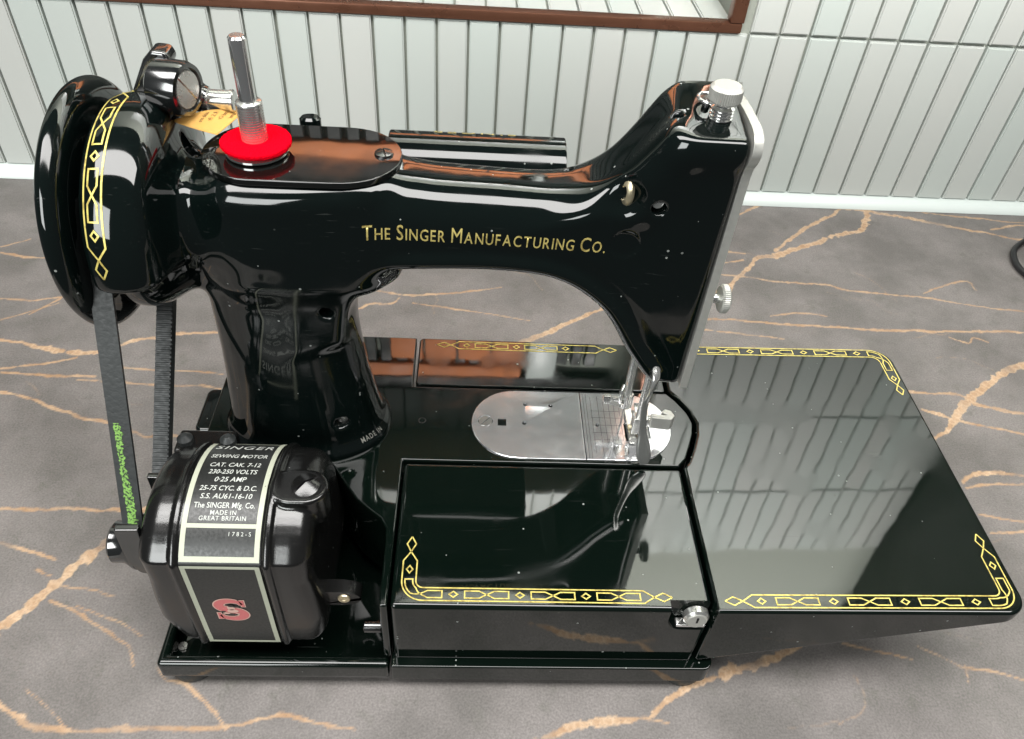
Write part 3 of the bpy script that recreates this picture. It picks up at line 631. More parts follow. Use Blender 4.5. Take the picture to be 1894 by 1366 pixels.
# ---- base trays and feet
tray = box("base_tray", -6.3, 101.2, -4.3, 181, 7.4, 10.9, BEDBLACK, mach, 1.2)
prism("tray_rim", [(-6.6, -4.6), (101.5, -4.6), (101.5, 0.9), (-1.4, 0.9), (-1.4, 181.2), (-6.6, 181.2)], 7.8, 20.3, BEDBLACK, tray, 2.4, 5)
screw("tray_screw", (0.6, 9, 10.5), (0, 0, 1), 2.3, 1.6, STEEL, tray, 0.5, 0.9)
prism("front_base", roundpoly([(102.5, -4.6), (258, -4.6), (258, 181), (102.5, 181)], [0.8, 5, 5, 0.8], 5), 7.6, 20.3, BEDBLACK, mach, 3.4, 5, ang=40)
for x, y in ((5, 8.6), (247, 8.8), (5, 168), (247, 168)):
    lathe("rubber_foot", [(0, 0), (0, 11.6), (1.0, 12.6), (5, 13.0), (7.4, 12.6), (7.4, 0)], (x, y, 0), (0, 0, 1), RUBBER, mach, 32)
# ---- bed, free arm, covers, leaf
bed = prism("bed", [(0, 178), (0, 84), (64, 84), (76, 66), (82, 57.5), (89, 51.5), (95, 46.5), (98, 41), (98.6, 33), (98.8, 0.2), (102.4, 0.2), (102.7, 82.9),
     (246.5, 82.9), (251, 88), (254.8, 97), (258.2, 106), (259.6, 114), (257.8, 122), (253, 131), (248.5, 136.9), (104.2, 136.9), (103.8, 178)], 20.5, HB, BEDBLACK, mach, 1.1, 3)
cover = prism("front_cover", [(103.6, 0), (247.6, 0), (247.3, 81.6), (103.6, 81.6)], 19.0, HB-0.1, BEDBLACK, mach, 2.3, 5)
bm = bmesh.new(); bm_prism(bm, roundpoly([(228.6, 80), (228.6, 50.5), (260, 50.5), (260, 80)], [0, 8, 0, 0], 6), -8, 5.2, 'y'); cut = frombm("cutter", bm, BLACK)
boolcut(cover, [cut])
rear = prism("rear_cover", roundpoly([(105.4, 138.1), (248, 138.1), (248.4, 178), (105.4, 178)], [2.5, 1, 1, 2.5], 4), 24, HB-0.15, BEDBLACK, mach, 1.6, 3, ang=40)
def leaf_z(x): return HB+2.2*max(0.0, (x-249)/145)
def leaf():
    bm = bmesh.new()
    poly = roundpoly([(249.2, -0.6), (394.2, -0.6), (394.2, 178.4), (249.6, 178.4)], [0, 10, 11, 0], 8)
    poly += [(249.9, 138.6), (254.6, 132.2), (259.6, 123), (261.4, 114), (260, 105.4), (256.4, 95.8), (252.4, 86.6), (248.9, 82.2)]
    A = [bm.verts.new((x, y, 21+(x-249)*0.292)) for x, y in poly]; B = [bm.verts.new((x, y, leaf_z(x))) for x, y in poly]
    bm.faces.new(A[::-1]); bm.faces.new(B); n = len(poly)
    for i in range(n): bm.faces.new((A[i], A[(i+1) % n], B[(i+1) % n], B[i]))
    bevel(bm, 1.7, 4, 40)
    return weighted(frombm("extension_leaf", bm, BEDBLACK, mach))
lf = leaf()
boolcut(lf, [box("cutter", 240, 249.9, -10, 5.0, 52, 90, BLACK)])
# lock at the joint of cover and leaf
lock = cyl("cover_lock", (241.8, 4.9, 58.6), (241.8, 0.3, 58.6), 5.9, STEEL, mach, 32, 0.9)
lathe("lock_face", [(-1, 0), (-1, 4.7), (0.5, 4.7), (0.8, 4.3), (0.8, 0)], (241.8, 0.3, 58.6), (0, -1, 0.1), DULLSTEEL, lock, 32)
box("lock_slot", 241.35, 242.25, -0.62, 1.0, 55.6, 61.4, HOLE, lock)
box("lock_plate", 233.5, 247, 0.6, 4.6, 51.6, 53.4, CHROME, mach, 0.3)
# small hole in the bed, right of the pillar
lathe("bed_oil_hole", [(-2, 0), (-2, 1.4), (0.05, 1.5), (0.12, 1.9), (0.05, 2.2), (-0.2, 2.2)], (110.8, 110.6, HB), (0, 0, 1), HOLE, mach, 16)
# terminal block on the left end of the bed
tb = prism("terminal_block", roundpoly([(-11.5, 108), (-0.2, 108), (-0.2, 140), (-11.5, 140)], [4, 0, 0, 4], 4), 32, 58, BLACK, mach, 2.0, 3, ang=40)

# ---- gold banding
def band_lines(length, tail0, tail1, period, first, half=3.15):
    """local (s,t) polylines of the band: rails, crossing tails, lozenges and bow ties"""
    out = []; h_ = half; i_ = 1.75
    s0 = 13.0 if tail0 else 0.0; s1 = length-13.0 if tail1 else length
    for sg in (1, -1):
        pts = [(s0, sg*h_), (s1, sg*h_)]
        if tail0: pts = [(0, 0), (4.0, sg*2.1), (8.2, 0), (s0, -sg*h_)][:3]+[(s0, -sg*h_)]; pts += [(s1, -sg*h_)]
        if tail1: y = pts[-1][1]; pts += [(length-8.2, 0), (length-4.0, -2.1*(1 if y > 0 else -1)), (length, 0)]
        out.append((pts, False))
    s = first
    while s < length-13.5:
        out.append(([(s-1.9, 0), (s, 1.45), (s+1.9, 0), (s, -1.45)], True))
        c_ = s+period/2
        if c_+9.8 < length-14.5+(9 if not tail1 else 0):
            a, b = 9.8, 3.4
            out.append(([(c_-a, i_), (c_-b, i_), (c_+b, -i_), (c_+a, -i_), (c_+a, i_), (c_+b, i_), (c_-b, -i_), (c_-a, -i_)], True))
        s += period
    return out
def dens(pts, closed, step=1.2):
    P = [np.array(p, float) for p in pts]; out = []; n = len(P)
    for i in range(n if closed else n-1):
        a, b = P[i], P[(i+1) % n]; k = max(1, int(np.linalg.norm(b-a)/step))
        for q in range(k): out.append(a+(b-a)*q/k)
    if not closed: out.append(P[-1])
    return out
def path_map(path):
    P = np.asarray(path, float); seg = np.linalg.norm(np.diff(P, axis=0), axis=1); cum = np.concatenate([[0], np.cumsum(seg)])
    T = np.gradient(P, axis=0); T /= np.linalg.norm(T, axis=1)[:, None]
    def f(s, t):
        s = min(max(s, 0), cum[-1]); x = np.interp(s, cum, P[:, 0]); y = np.interp(s, cum, P[:, 1]); tx = np.interp(s, cum, T[:, 0]); ty = np.interp(s, cum, T[:, 1]); l = math.hypot(tx, ty)
        return (x-ty/l*t, y+tx/l*t)
    return f, cum[-1]
def gold_band(name, path, zf, parent, tails=(True, True), period=29.7, first=17.5, corner=None, mat=GOLD, w=0.62, half=3.15):
    f, ln_ = path_map(path); V = []; F = []
    for pts, cl in band_lines(ln_, tails[0], tails[1], period, first, half):
        q = [f(s, t) for s, t in dens(pts, cl)]; ribbon(V, F, q, w, cl)
    return mesh(name, [(p[0], p[1], zf(p[0])+0.12) for p in V], F, mat, parent, None)
def arcpath(p0, corner, p1, r):
    pl = roundpoly([p0, corner, p1], [0, r, 0], 14); P = [np.array(p) for p in pl]; out = []
    for a, b in zip(P[:-1], P[1:]):
        k = max(1, int(np.linalg.norm(b-a)/1.5))
        for q in range(k): out.append(a+(b-a)*q/k)
    return out+[P[-1]]
gold_band("gold_decal", arcpath((111.0, 36.3), (111.0, 6.4), (229.8, 6.4), 6.6), lambda x: HB-0.1, cover)
gold_band("gold_decal", arcpath((253.6, 4.9), (387.6, 5.3), (387.6, 42.5), 6.8), leaf_z, lf, period=33.4, first=16.8)
gold_band("gold_decal", arcpath((257, 174.0), (388.4, 174.6), (388.4, 139.0), 8.0), leaf_z, lf, period=33.4, first=16.0)
gold_band("gold_decal", [(x, 172.4) for x in np.arange(116, 224.5, 1.5)], lambda x: HB-0.15, rear)

# ---- needle plate set into the free arm
npl = stadium(137.4, 246.2, 110, 24.6, 20)
left = [p for p in npl if p[0] < 190]; right = [p for p in npl if p[0] > 190]
slide = prism("slide_plate", right_l if False else [(197.6, 134.6), *[p for p in left], (197.6, 85.4)], HB-1.0, HB+0.75, PLATESTEEL, mach, 0.35, 2, ang=40)
needle = prism("needle_plate", [(198.1, 85.4), *right, (198.1, 134.6)], HB-1.0, HB+0.75, PLATESTEEL, mach, 0.35, 2, ang=40)
zc_ = HB+0.75
boolcut(slide, [box("cutter", 151.6, 156.2, 107.7, 112.7, HB-0.6, HB+3, BLACK)]+[cyl("cutter", (x, y, HB-0.6), (x, y, HB+3), 1.25, BLACK, None, 16, 0) for x, y in ((167, 124), (181, 123.5), (166, 110))]+[cyl("cutter", (145, 111, HB-0.4), (145, 111, HB+3), 4.0, BLACK, None, 24, 0)])
boolcut(needle, [cyl("cutter", (205.8, 110, HB-0.6), (205.8, 110, HB+3), 1.2, BLACK, None, 16, 0), cyl("cutter", (217, 92.2, HB-0.4), (217, 92.2, HB+3), 4.3, BLACK, None, 24, 0)]
    +[box("cutter", x-0.7, x+0.7, y0, y1, HB-0.6, HB+3, BLACK) for x, y0, y1 in ((221.0, 99, 112), (225.0, 97, 121), (229.5, 97, 121), (233.5, 101, 116))])
screw("plate_screw", (145, 111, HB-0.4), (0, 0, 1), 3.8, 1.1, CHROME, slide, 0.6, 2.4)
screw("plate_screw", (217, 92.2, HB-0.4), (0, 0, 1), 4.1, 1.1, CHROME, needle, 0.6, 2.4)
V, F = [], []
for x, y0, y1 in [(199.6, 86, 134), (201.2, 86, 134), (203.6, 90, 131), (207.5, 88, 132), (210.5, 96, 128), (213.5, 88, 131), (216.3, 97, 126), (219.2, 97, 123)]: ribbon(V, F, [(x, y0), (x, y1)], 0.22)
for y in (99.5, 104.5, 110, 115.5, 120.5): ribbon(V, F, [(203, y), (219, y)], 0.2)
mesh("guide_lines", [(p[0], p[1], zc_+0.04) for p in V], F, DARKSTEEL, needle, None)
for k, (x, y0, y1) in enumerate(((225.0, 98, 120), (229.5, 98, 120))):
    bm = bmesh.new()
    for q in range(14):
        y = y0+(y1-y0)*q/14; bm_prism(bm, [(y, HB-0.2), (y+1.4, HB-0.2), (y+1.2, HB+1.5)], x-0.55, x+0.55, 'x')
    frombm("feed_dog", bm, DULLSTEEL, needle, 20)

# ---- head casting
HF = head_field()
head = HF.build("arm_and_pillar", BLACK, mach)
def onto(P, d, dist, lift=0.12):
    Q, hit = HF.march(P, d, dist); return Q+HF.grad(Q)*lift
def mesh_on_head(name, V2, F, x0, z0, mat, ang=0.0, y0=70, parent=head):
    c, s = math.cos(ang), math.sin(ang); P = np.stack([x0+V2[:, 0]*c-V2[:, 1]*s, np.full(len(V2), float(y0)), z0+V2[:, 0]*s+V2[:, 1]*c], 1)
    return mesh(name, onto(P, (0, 1, 0), 45), F, mat, parent, None)
def subdiv_text(V, F, n=1):
    bm = bmesh.new(); vs = [bm.verts.new((p[0], p[1], 0)) for p in V]
    for f in F:
        try: bm.faces.new([vs[i] for i in f])
        except ValueError: pass
    bmesh.ops.triangulate(bm, faces=bm.faces)
    for _ in range(n):
        ed = [e for e in bm.edges if e.calc_length() > 1.6]
        if ed: bmesh.ops.subdivide_edges(bm, edges=ed, cuts=1)
        bmesh.ops.triangulate(bm, faces=bm.faces)
    V2 = np.array([v.co[:2] for v in bm.verts]); bm.verts.index_update(); F2 = [tuple(v.index for v in f.verts) for f in bm.faces]; bm.free(); return V2, F2
def smallcaps(words, big, small, sx, space, gap=0.45):
    VV, FF, x = [], [], 0.0; n = 0
    for w_ in words:
        for k, ch in enumerate(w_):
            V, F = text_vf(ch, big if k == 0 else small, sx, (0.0 if ch == 'M' else 0.004*big) if k == 0 else 0.005*big, 'LEFT')
            x_min, x_max = V[:, 0].min(), V[:, 0].max(); V = V.copy(); V[:, 0] += x-x_min; x += x_max-x_min+gap*2.2
            VV.append(V); FF += [tuple(i+n for i in f) for f in F]; n += len(V)
        x += space
    V = np.concatenate(VV); V[:, 0] *= 1.0; return V, FF
V, F = smallcaps(["THE", "SINGER", "MANUFACTURING", "CO."], 9.9, 7.7, 0.70, 1.7)
wd = V[:, 0].max(); V[:, 0] *= 98.6/wd; V, F = subdiv_text(V, F, 3)
mesh_on_head("gold_lettering", V, F, 90.8, 198.9, DIMGOLD, math.atan2(-3.8, 98.4))
V, F = text_vf("MADE IN", 2.6, 1.1, 0.02, 'LEFT', spacing=1.25)
ang = np.radians(-44)+V[:, 0]/33.0; rr = 1.0+0.0*ang
P = np.stack([51.5+(42.0-V[:, 1]*0.9)*np.cos(ang), 110+(30.0-V[:, 1]*0.9)*np.sin(ang), np.full(len(V), 90.0)], 1)
mesh("origin_lettering", onto(P, (0, 0, -1), 30, 0.1), F, simple("grey_print", (0.20, 0.20, 0.18, 1), 0.5), head, None)
# brass eye in the thread recess, metal in the bored holes
V, F = lathe_vf([(0, 0), (0, 3.6), (1.2, 3.5), (2.2, 2.7), (2.5, 1.8), (1.0, 1.4), (-0.5, 1.2), (-0.5, 0)], (0, 0, 0), (-0.86, -0.5, 0.12), 28)
mesh("brass_eye", [(p[0]+195.8, p[1]+94.9, p[2]*1.7+220.6) for p in V], F, BRASS, head)
screw("sunk_screw", (207.5, 93.0, 218.2), (0, -1, 0.5), 2.6, 1.2, STEEL, head, 0.5, 0.4)
lathe("sunk_plug", [(0, 0), (0.6, 1.6), (0, 2.9), (-1, 2.9)], (72.4, 92.0, 87.5), (0, -1, 0), STEEL, head, 20)
lathe("sunk_plug", [(0, 0), (0.6, 1.6), (0, 2.7), (-1, 2.7)], (72.2, 96.2, 158.6), (0, -1, 0), DARKSTEEL, head, 20)
cyl("shaft_screw", (19, 117.4, 211.5), (19, 118, 215.6), 2.6, DARKSTEEL, head, 20, 0.4)

# ---- top plate, spool pin, felt, tag
tp = [(48.5+21.9*math.cos(a), 111.4+23.1*math.sin(a)) for a in np.linspace(math.pi/2, 3*math.pi/2, 22)]+[(80+25.4*abs(math.cos(a))**0.9, 111.4+23.1*math.sin(a)) for a in np.linspace(-math.pi/2, math.pi/2, 26)]
plate = prism("top_plate", tp, 220.2, 222.9, enamel("plate_enamel", (0.004, 0.0045, 0.004, 1), 0.03, 1.8, 0.05, 0.6, 24), mach, 0.5, 3, ang=40)
screw("plate_screw", (98.0, 112.5, 222.8), (0, 0, 1), 3.9, 1.0, DARKSTEEL, plate, 0.6, 0.3, 1.0)
pin = lathe("spool_pin", [(0, 0), (0, 3.3), (22, 3.3), (24.6, 3.3), (25.4, 2.6), (25.4, 0)], (48.0, 110, 243), (0, 0, 1), CHROME, mach, 24)
pr = [(0, 0), (0, 5.0)]
for k in range(14): pr += [(0.5+k*1.0, 5.05), (0.95+k*1.0, 4.93), (1.2+k*1.0, 5.05)]
pr += [(15.2, 5.0), (15.6, 4.6), (15.6, 0)]
lathe("pin_sleeve", pr, (48.2, 110, 228.4), (0, 0, 1), STEEL, pin, 28, 60)
lathe("pin_washer", [(0, 0), (0, 11.2), (0.5, 12.2), (1.3, 12.2), (1.7, 11.4), (1.7, 0)], (48.4, 109.6, 223.2), (0, 0, 1), CHROME, pin, 48)
fb = bmesh.new(); rings = []
for z, rad in ((226.3, 12.4), (226.2, 13.1), (226.7, 13.6), (227.6, 13.7), (228.2, 13.5), (228.45, 12.9)):
    rings.append([fb.verts.new((48.6+(rad+0.15*math.sin(k*3.1)+0.12*math.sin(k*1.7)+random.gauss(0, 0.07))*math.cos(2*math.pi*k/72), 109.6+(rad+0.15*math.sin(k*3.1))*math.sin(2*math.pi*k/72), z+0.25*math.sin(4*math.pi*k/72))) for k in range(72)])
for A, B in zip(rings, rings[1:]):
    for k in range(72): fb.faces.new((A[k], A[(k+1) % 72], B[(k+1) % 72], B[k]))
fb.faces.new(rings[0][::-1]); fb.faces.new(rings[-1])
frombm("felt_pad", fb, FELT, pin, 24)
# paper tag, its right end pinched under the felt, its left end curling to a point
def paper_tag():
    nu, nv = 18, 8; tip = np.array([14.6, 117.6, 230.2]); A0 = np.array([31.2, 117.5, 225.3]); B0 = np.array([37.5, 138.5, 225.6])
    def pt(u, v):
        """u from the pointed free end to the pinched end, v across"""
        e = A0*(1-v)+B0*v; c0 = tip+np.array([0, 0.4, 0.15])*v; q = c0*(1-u)+e*u
        q[2] += 1.5*math.sin(math.pi*u)*(0.35+0.65*v)-0.8*math.sin(math.pi*u)*(1-v); q[1] += 2.2*math.sin(math.pi*u)*v; return q
    V = [pt((i/nu)**0.8, j/nv) for i in range(nu+1) for j in range(nv+1)]
    F = [(i*(nv+1)+j, (i+1)*(nv+1)+j, (i+1)*(nv+1)+j+1, i*(nv+1)+j+1) for i in range(nu) for j in range(nv)]
    o = mesh("paper_tag", V, F, PAPER, None, None)
    md = o.modifiers.new("thickness", 'SOLIDIFY'); md.thickness = 0.00012; md.offset = -1
    tag(o, "small orange paper tag with upside down lettering tucked under the red felt pad", "paper tag"); WM[o.name] = Matrix.Identity(4)
    TV, TF, n = [], [], 0
    for txt, u0, v0, wd in (("Carter", 0.93, 0.80, 0.30), ("ted Or", 0.80, 0.72, 0.34), ("R.S. Pr", 0.66, 0.66, 0.42), ("able tre", 0.52, 0.60, 0.52)):
        V2, F2 = text_vf(txt, 3.0, 1.0, 0.0, 'CENTER')
        V2[:, 0] *= wd/(V2[:, 0].max()-V2[:, 0].min())
        for p in V2:                                     # lines run across the tag, read from the far side
            u = u0-p[1]*0.036; v = min(0.98, max(0.02, v0-p[0])); q = pt(u, v); TV.append((q[0], q[1]-0.03, q[2]+0.13))
        TF += [tuple(i+n for i in f) for f in F2]; n = len(TV)
    mesh("tag_lettering", TV, TF, INK, o, None)
paper_tag()

# ---- lamp behind the arm, little knob beside it
lp = [(157+17*math.cos(a), 192.5+17*math.sin(a)) for a in np.linspace(0, math.pi, 26)]+[(140, 182), (174, 182)]
lamp = prism("lamp_shade", lp, 95.0, 176.8, BLACK, mach, 0.8, 2, ax='x', ang=40)
V, F = text_vf("SINGER", 7.6, 1.32, 0.03, 'CENTER', spacing=1.25)
mesh("lamp_lettering", [(134-p[0], 157+17.12*math.sin(0.19+(5.3-p[1])/17), 192.5+17.12*math.cos(0.19+(5.3-p[1])/17)) for p in V], F, DIMGOLD, lamp, None)
lathe("thread_stud", [(0, 0), (0, 3.2), (6, 3.2), (7, 4.6), (10.5, 4.6), (11.5, 3.6), (11.5, 0)], (63.5, 141, 211.5), (0, 0.15, 1), BLACK, mach, 24)

# ---- face plate with its screws
fp = [(89.6, 118.6), (89.6, 232), (88.8, 236.5), (86.2, 240.5), (85.2, 244.5), (87.0, 248.8), (92, 251.2), (104, 251.8), (120, 251.2), (125.5, 249), (127, 244), (127, 118.6)]
fp = [tuple(p) for p in spline(fp[0:2], 1)]+[tuple(p) for p in spline(fp[2:], 4)]
face = prism("face_plate", fp, 236.9, 240.6, DULLSTEEL, mach, 1.1, 3, ax='x', ang=30)
def knurled(name, o, d, r, h, mat, parent, teeth=44, c=0.8):
    d, u, v = frame_of(d); o = np.asarray(o, float); V, F = [], []; n = teeth*2
    for t, k in ((0, 1-c/r), (c, 1.0), (h-c, 1.0), (h, 1-c/r)):
        for i in range(n):
            a = 2*math.pi*i/n; q = r*k*(1 if i % 2 else 0.965); V.append(o+d*t+q*(math.cos(a)*u+math.sin(a)*v))
    for a in range(3):
        for i in range(n): F.append((a*n+i, a*n+(i+1) % n, (a+1)*n+(i+1) % n, (a+1)*n+i))
    F.append(tuple(range(n))[::-1]); F.append(tuple(range(3*n, 4*n))); return mesh(name, V, F, mat, parent, 25)
cyl("knob_stem", (240.4, 97.5, 167.6), (246.6, 97.5, 167.6), 2.0, SATIN, face, 20)
knurled("thumb_screw", (246.2, 97.5, 167.6), (1, 0, 0), 6.6, 3.8, DULLSTEEL, face)
pr = [(0, 0), (0, 4.9), (0.4, 4.9), (0.7, 4.0)]
for k in range(4): pr += [(0.9+k*1.25, 3.9), (1.4+k*1.25, 4.5), (1.7+k*1.25, 4.5), (2.05+k*1.25, 3.9)]
pr += [(6.2, 3.0), (8.2, 2.9), (8.2, 0)]
post = lathe("pressure_screw", pr, (226.8, 101.5, 249.2), (0, 0, 1), CHROME, mach, 28, 50)
knurled("pressure_knob", (226.6, 101.5, 256.8), (0, 0, 1), 6.3, 6.6, DULLSTEEL, post, 46, 1.2)
t = np.linspace(0, 2*math.pi, 25)[:-1]
rp = np.array([(222.5+3.6*math.cos(a), 108.5+4.6*math.sin(a), 254.9) for a in np.linspace(0.6, 2*math.pi-0.2, 26)])
tube("thread_hook", rp, [(0.7, 0.7)]*len(rp), CHROME, mach, 10)
cyl("hook_base", (222.5, 108.5, 251), (222.5, 108.5, 254.6), 1.5, DARKSTEEL, mach, 16)

# ---- presser bar, lifter, needle bar and foot
cyl("presser_bar", (226.5, 104.5, 76), (226.5, 104.5, 124), 2.6, SATIN, mach, 20)
cyl("needle_bar", (219.0, 112.0, 84), (219.0, 112.0, 128), 2.4, SATIN, mach, 20)
nb = cyl("needle_clamp", (219.0, 112.0, 82.2), (219.0, 112.0, 91), 3.7, SATIN, mach, 24, 0.6)
cyl("clamp_screw", (215.8, 112.0, 87), (206.5, 112.0, 87), 1.3, SATIN, nb, 14)
knurled("clamp_knob", (210.6, 112.0, 87), (-1, 0, 0), 2.6, 4.0, SATIN, nb, 18, 0.4)
cyl("needle", (219.0, 112.0, 66), (219.0, 112.0, 83), 0.55, CHROME, nb, 10, 0.05)
tube("thread_guide", [(216.2, 110.5, 99), (214.6, 108.2, 96), (214.6, 107.6, 89), (216.6, 109, 87)], 1.1, SATIN, mach, 8)
ft = box("presser_foot", 222.4, 230.4, 100.5, 106.2, 71.8, 83.5, SATIN, mach, 0.8)
for x in (221.6, 227.4):
    prism("toe", [(96, 69.2), (121, 69.2), (124.5, 71.6), (124.0, 72.1), (120, 70.4), (104, 70.6), (96, 70.0)], x, x+4.0, SATIN, ft, 0.2, 1, ax='x')
tube("toe_hinge", [(221.4, 106, 72.0), (232, 106, 72.0)], 1.2, BRASS, ft, 10)
tc_ = prism("thread_cutter", [(230.6, 98), (240.6, 96.8), (243, 99.6), (241.4, 103.4), (238.4, 104.6), (236.2, 102.2), (239.4, 100.2), (230.6, 101.0)], 80, 88, DULLSTEEL, mach, 0.25, 1)
cyl("foot_screw", (230.4, 103.5, 79.5), (235.6, 103.5, 79.5), 3.0, SATIN, mach, 20)
lv = spline([(223.5, 90.5, 131), (223.2, 86.2, 127), (221.6, 84.6, 120), (220.6, 84.3, 112), (221.4, 84.2, 102), (222.9, 83.9, 92), (224.6, 83.0, 83), (226.2, 82.0, 75), (227.0, 81.4, 70.6)], 5)
lr = spline([(2.6, 1.4), (2.4, 1.5), (1.7, 1.4), (1.7, 1.0), (1.75, 0.9), (2.2, 0.9), (3.5, 1.0), (3.7, 1.0), (2.1, 0.7)], 5)
def lifter():
    V, F = [], []; n = len(lv); seg = 16
    for i in range(n):
        tw = np.interp(i/(n-1), [0, 0.3, 0.42, 1], [0.9, 0.7, 0.0, 0.0]); a1 = np.array([math.cos(tw), math.sin(tw)*0.8, 0]); tt = lv[min(i+1, n-1)]-lv[max(i-1, 0)]; tt /= np.linalg.norm(tt)
        a1 = a1-tt*(a1@tt); a1 /= np.linalg.norm(a1); a2 = np.cross(tt, a1)
        for k in range(seg): t_ = 2*math.pi*k/seg; V.append(lv[i]+lr[i][0]*math.cos(t_)*a1+lr[i][1]*math.sin(t_)*a2)
    for i in range(n-1):
        for k in range(seg): F.append((i*seg+k, i*seg+(k+1) % seg, (i+1)*seg+(k+1) % seg, (i+1)*seg+k))
    F.append(tuple(range(seg))[::-1]); F.append(tuple(range((n-1)*seg, n*seg))); return mesh("presser_lifter", V, F, SATIN, mach, 60)
lifter()

# ---- hand wheel, belt guard decal, bobbin winder
AX = (0, 110, 191.5)
WA = (0, 111, 194.6)
wp = spline([(-10.5, 14), (-10.5, 27), (-11.5, 29.5), (-13.2, 30), (-13.8, 34), (-13.6, 39), (-13.4, 43.5), (-14.3, 47.6), (-16.3, 50.2), (-18.8, 51.0), (-21.3, 49.6), (-23.2, 45.4), (-24.0, 39.5), (-23.2, 33), (-21.5, 26), (-22.5, 19), (-24, 14)], 5)
lathe("hand_wheel", [(-10.5, 0)]+[tuple(p) for p in wp]+[(-24.5, 10), (-24.5, 0)], WA, (1, 0, 0), BLACK, mach, 128, 60)
lathe("belt_pulley", [(-13, 0), (-13, 30.5), (-9.5, 33.5), (-9, 30), (-6.8, 29), (-3.5, 30), (-3, 33.0), (-1.5, 33.0), (-1.5, 0)], AX, (1, 0, 0), BLACK, mach, 64, 40)
# decal wrapped round the guard rim (s runs from the front end upwards)
def guard_decal():
    V, F = [], []
    for pts, cl in band_lines(94.4, True, True, 29.7, 17.5, 3.35): ribbon(V, F, dens(pts, cl, 1.0), 0.7, cl)
    V = np.array(V); ang = math.radians(176)-V[:, 0]/50.0; x = -2.2+V[:, 1]
    ang = math.pi+math.radians(-3)-V[:, 0]/50.0
    P = np.stack([x, 110+70*np.cos(ang), 191.5+70*np.sin(ang)], 1); d = np.stack([0*x, -np.cos(ang), -np.sin(ang)], 1)
    t0 = np.zeros(len(P)); hit = np.zeros(len(P), bool); st = 0.25
    for k in range(140):
        v = HF.val(P+d*t0[:, None]); hit |= v < 0; t0 = np.where(hit, t0, t0+st)
    lo = t0-st; hi = t0.copy()
    for _ in range(12):
        mid = (lo+hi)/2; v = HF.val(P+d*mid[:, None]); hi = np.where(v < 0, mid, hi); lo = np.where(v < 0, lo, mid)
    Q = P+d*hi[:, None]; mesh("gold_decal", Q+HF.grad(Q)*0.12, F, GOLD, head, None)
guard_decal()
bw = prism("bobbin_winder", [(-4.5, 233), (2.5, 233), (16, 249.5), (14.5, 253.5), (9, 254), (5, 250)], 127, 137, WINDERBLACK, mach, 1.6, 3, ax='y')
ad = np.array([0.955, -0.297, 0.0]); cface = np.array([22.6, 121.5, 241.6])
lathe("winder_hub", [(0, 0), (0, 8.6), (1.5, 10.2), (11.5, 10.6), (13.6, 9.9), (13.8, 8.3), (12.6, 8.0), (12.6, 0)], cface-ad*13.8, ad, WINDERBLACK, bw, 40)
screw("winder_screw", cface-ad*1.3, ad, 7.6, 1.0, STEEL, bw, 0.9, 2.2)
tube("winder_neck", spline([(8, 133, 241), (14, 135.5, 236.5), (19, 136.6, 232.5), (22.5, 137, 230.8)], 4), [9.5, 9.3, 9, 8.6, 8.2, 7.8, 7.4, 7, 6.6, 6.2, 5.9, 5.6, 5.5], WINDERBLACK, bw, 24)
lathe("winder_spindle", [(0, 0), (0, 5.2), (2.5, 5.2), (2.8, 4.3), (11.0, 4.3), (11.3, 4.6), (12.4, 4.6), (12.9, 4.0), (12.9, 0)], (21.8, 137, 230.7), (1, 0, 0), SATIN, bw, 28)

# ---- motor
MF = motor_field()
motor = MF.build("motor", MOTORBLACK, mach)
def msurf(x, s):
    """s: arc length down the strap, 0 at the crease, negative up over the top"""
    R_ = 42.6; a0 = math.radians(139.5); x = np.asarray(x, float); s = np.asarray(s, float)
    ang = a0+np.minimum(s, 0)/R_; up = s <= 0
    P = np.where(up[:, None], np.stack([x, 36.5+55*np.cos(ang), 65+55*np.sin(ang)], 1), np.stack([x, np.full(len(x), -1.9), 92.4-s], 1))
    d = np.where(up[:, None], np.stack([0*x, -np.cos(ang), -np.sin(ang)], 1), np.array([[0, 1.0, 0]]))
    P = P+d*0.0; t0 = np.zeros(len(P)); hit = np.zeros(len(P), bool); st = 0.12
    for k in range(170):
        v = MF.val(P+d*t0[:, None]); hit |= v < 0; t0 = np.where(hit, t0, t0+st)
    Q = P+d*(t0-st/2)[:, None]; return Q, MF.grad(Q)
def patch(name, x0, x1, s0, s1, mat, lift, nx=2, step=1.2):
    ss = np.linspace(s0, s1, max(2, int(abs(s1-s0)/step)+1)); xs = np.linspace(x0, x1, nx+1)
    XX, SS = np.meshgrid(xs, ss, indexing='ij'); Q, g = msurf(XX.ravel(), SS.ravel()); n = len(ss)
    F = [(i*n+j, (i+1)*n+j, (i+1)*n+j+1, i*n+j+1) for i in range(nx) for j in range(n-1)]
    return (Q+g*lift).tolist(), F
def join(parts):
    V, F = [], []
    for v, f in parts: F += [tuple(i+len(V) for i in q) for q in f]; V += list(v)
    return V, F
def sdeg(a): return -(139.5-a)*math.pi/180*42.6
V, F = join([patch("", 18.0, 51.0, sdeg(40), 64.6, None, 0.28, 8)]); npm = mesh("nameplate", V, F, PLATEBLACK, motor, None)
st = sdeg(48); brd = []
for x0, x1 in ((18.1, 20.3), (48.7, 50.9)): brd.append(patch("", x0, x1, sdeg(40), -0.6, None, 0.42)); brd.append(patch("", x0, x1, 0.6, 64.4, None, 0.42))
for s0, s1 in ((sdeg(47.2), sdeg(48.6)), (sdeg(117.6), sdeg(120.0)), (-3.0, -0.6), (0.6, 2.2), (62.9, 64.4)): brd.append(patch("", 20.3, 48.7, s0, s1, None, 0.42, 4, 0.6))
V, F = join(brd); mesh("nameplate_border", V, F, CREAM, npm, None)
parts = []
